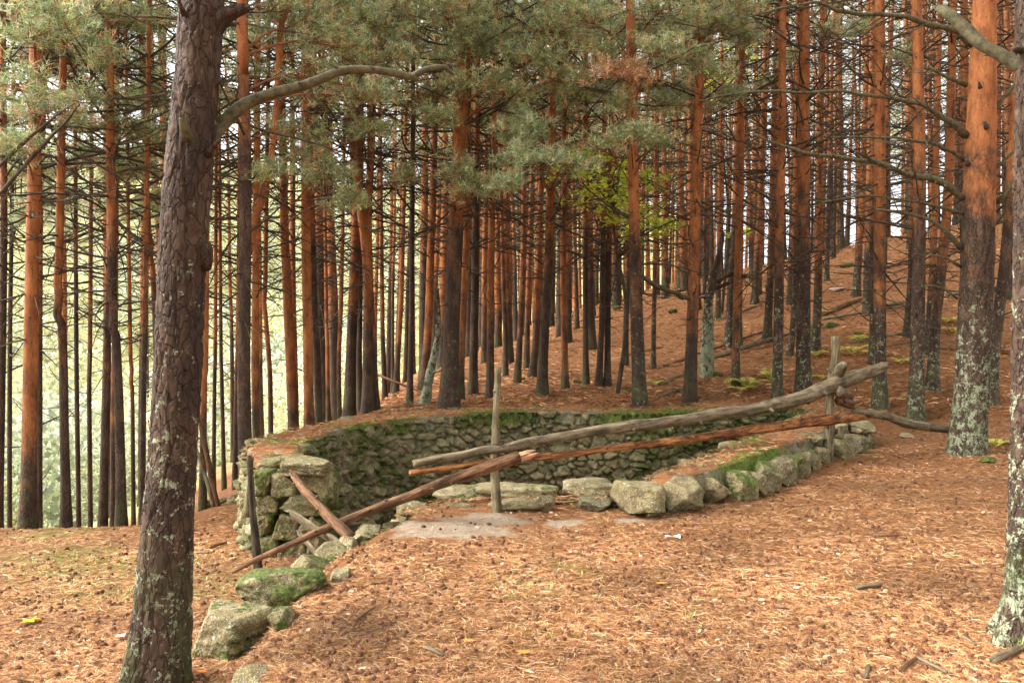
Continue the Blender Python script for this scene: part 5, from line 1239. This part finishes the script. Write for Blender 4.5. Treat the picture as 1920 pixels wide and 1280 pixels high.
flat('paper_scrap', 1262, 1014, [(-.6, -.1), (-.1, -.25), (.5, -.2), (.55, .25), (.1, .05), (-.1, .2), (-.55, .15)], .10, M_WHITE, 'crumpled white paper scrap in the middle of the clearing', 'litter', 1)
flat('paper_scrap', 226, 1199, [(-.5, -.3), (.5, -.25), (.45, .3), (-.45, .25)], .05, M_WHITE, 'small square white paper left of the large left pine', 'litter', 2)
flat('plastic_scrap', 1572, 547, [(-1, -.3), (-.2, -.5), (.9, .3), (1.1, .6), (.2, .3), (-.5, .2)], .35, M_WHITE, 'white plastic litter high on the slope', 'litter', 3, .05)
M_YEL = m_plain('yellow_leaf', (.80, .55, .02), .6); M_OLEAF = m_plain('orange_leaf', (.72, .22, .04), .6)
mp = []
for k in range(5):
    a = R(90+72*k-0); mp += [(math.cos(a-.62)*.30, math.sin(a-.62)*.30), (math.cos(a-.22)*.72, math.sin(a-.22)*.62), (math.cos(a)*1., math.sin(a)*1.), (math.cos(a+.22)*.72, math.sin(a+.22)*.62)]
flat('maple_leaf', 58, 1172, mp, .065, M_YEL, 'bright yellow maple leaf lying at the lower left', 'leaf', 4)
for i, (u, v, l) in enumerate([(1052, 958, 'bright orange leaf by the small grey stone'), (375, 1268, 'dull orange leaf at the foot of the large left pine'), (415, 1228, 'orange leaf beside the granite block'), (980, 1232, 'pale orange leaf at bottom centre'), (1240, 1100, 'small orange leaf in the clearing'), (880, 1210, 'small orange leaf among cones')]):
    flat('dry_leaf', u, v, [(-1, 0), (-.4, .35), (.4, .3), (1, 0), (.3, -.35), (-.5, -.3)], .035, M_OLEAF, l, 'leaf', 10+i)
# grass tufts
def grass_tuft(mb, p, n, h_, r_):
    for k in range(n):
        a = r_.uniform(0, 6.28); d = np.array([math.cos(a), math.sin(a), 0]); s = np.array([-d[1], d[0], 0])*.0022; l = h_*r_.uniform(.5, 1.1); b = p+d*r_.uniform(0, .03)
        m_ = b+d*l*.25+np.array([0, 0, l*.6]); e = b+d*l*.7+np.array([0, 0, l*.8])
        c = random.choice([(.22, .27, .06), (.35, .34, .10), (.50, .42, .18)])
        mb.add(np.array([b-s, b+s, m_+s*.8, m_-s*.8, e]), [[0, 1, 2, 3]], [[3, 2, 4]], c=c)
gm = MB(); r_ = random.Random(4)
for (u, v, n, h_, sp) in [(400, 1232, 30, .10, .10), (1880, 1200, 24, .10, .14), (1295, 1160, 16, .06, .05), (205, 1060, 500, .03, .8), (245, 1110, 260, .03, .5), (120, 1045, 200, .03, .5), (400, 1100, 140, .03, .3), (1000, 1105, 90, .03, .2), (1060, 1060, 40, .025, .12),
                      (1105, 1072, 30, .025, .12), (1000, 1180, 50, .03, .15), (1110, 1115, 30, .03, .12), (965, 1095, 40, .03, .15), (1065, 1185, 30, .035, .08)]:
    p = hit(u, v)
    for k in range(max(1, n//8)):
        q = p+np.array([r_.gauss(0, sp*.5), r_.gauss(0, sp*.5), 0]); q[2] = h1(q[0], q[1]); grass_tuft(gm, q, 8, h_, r_)
tag(gm.build('grass', M_LITTER, smooth=False, colour=True), 'thin green grass growing through the needles', 'grass', kind='stuff')
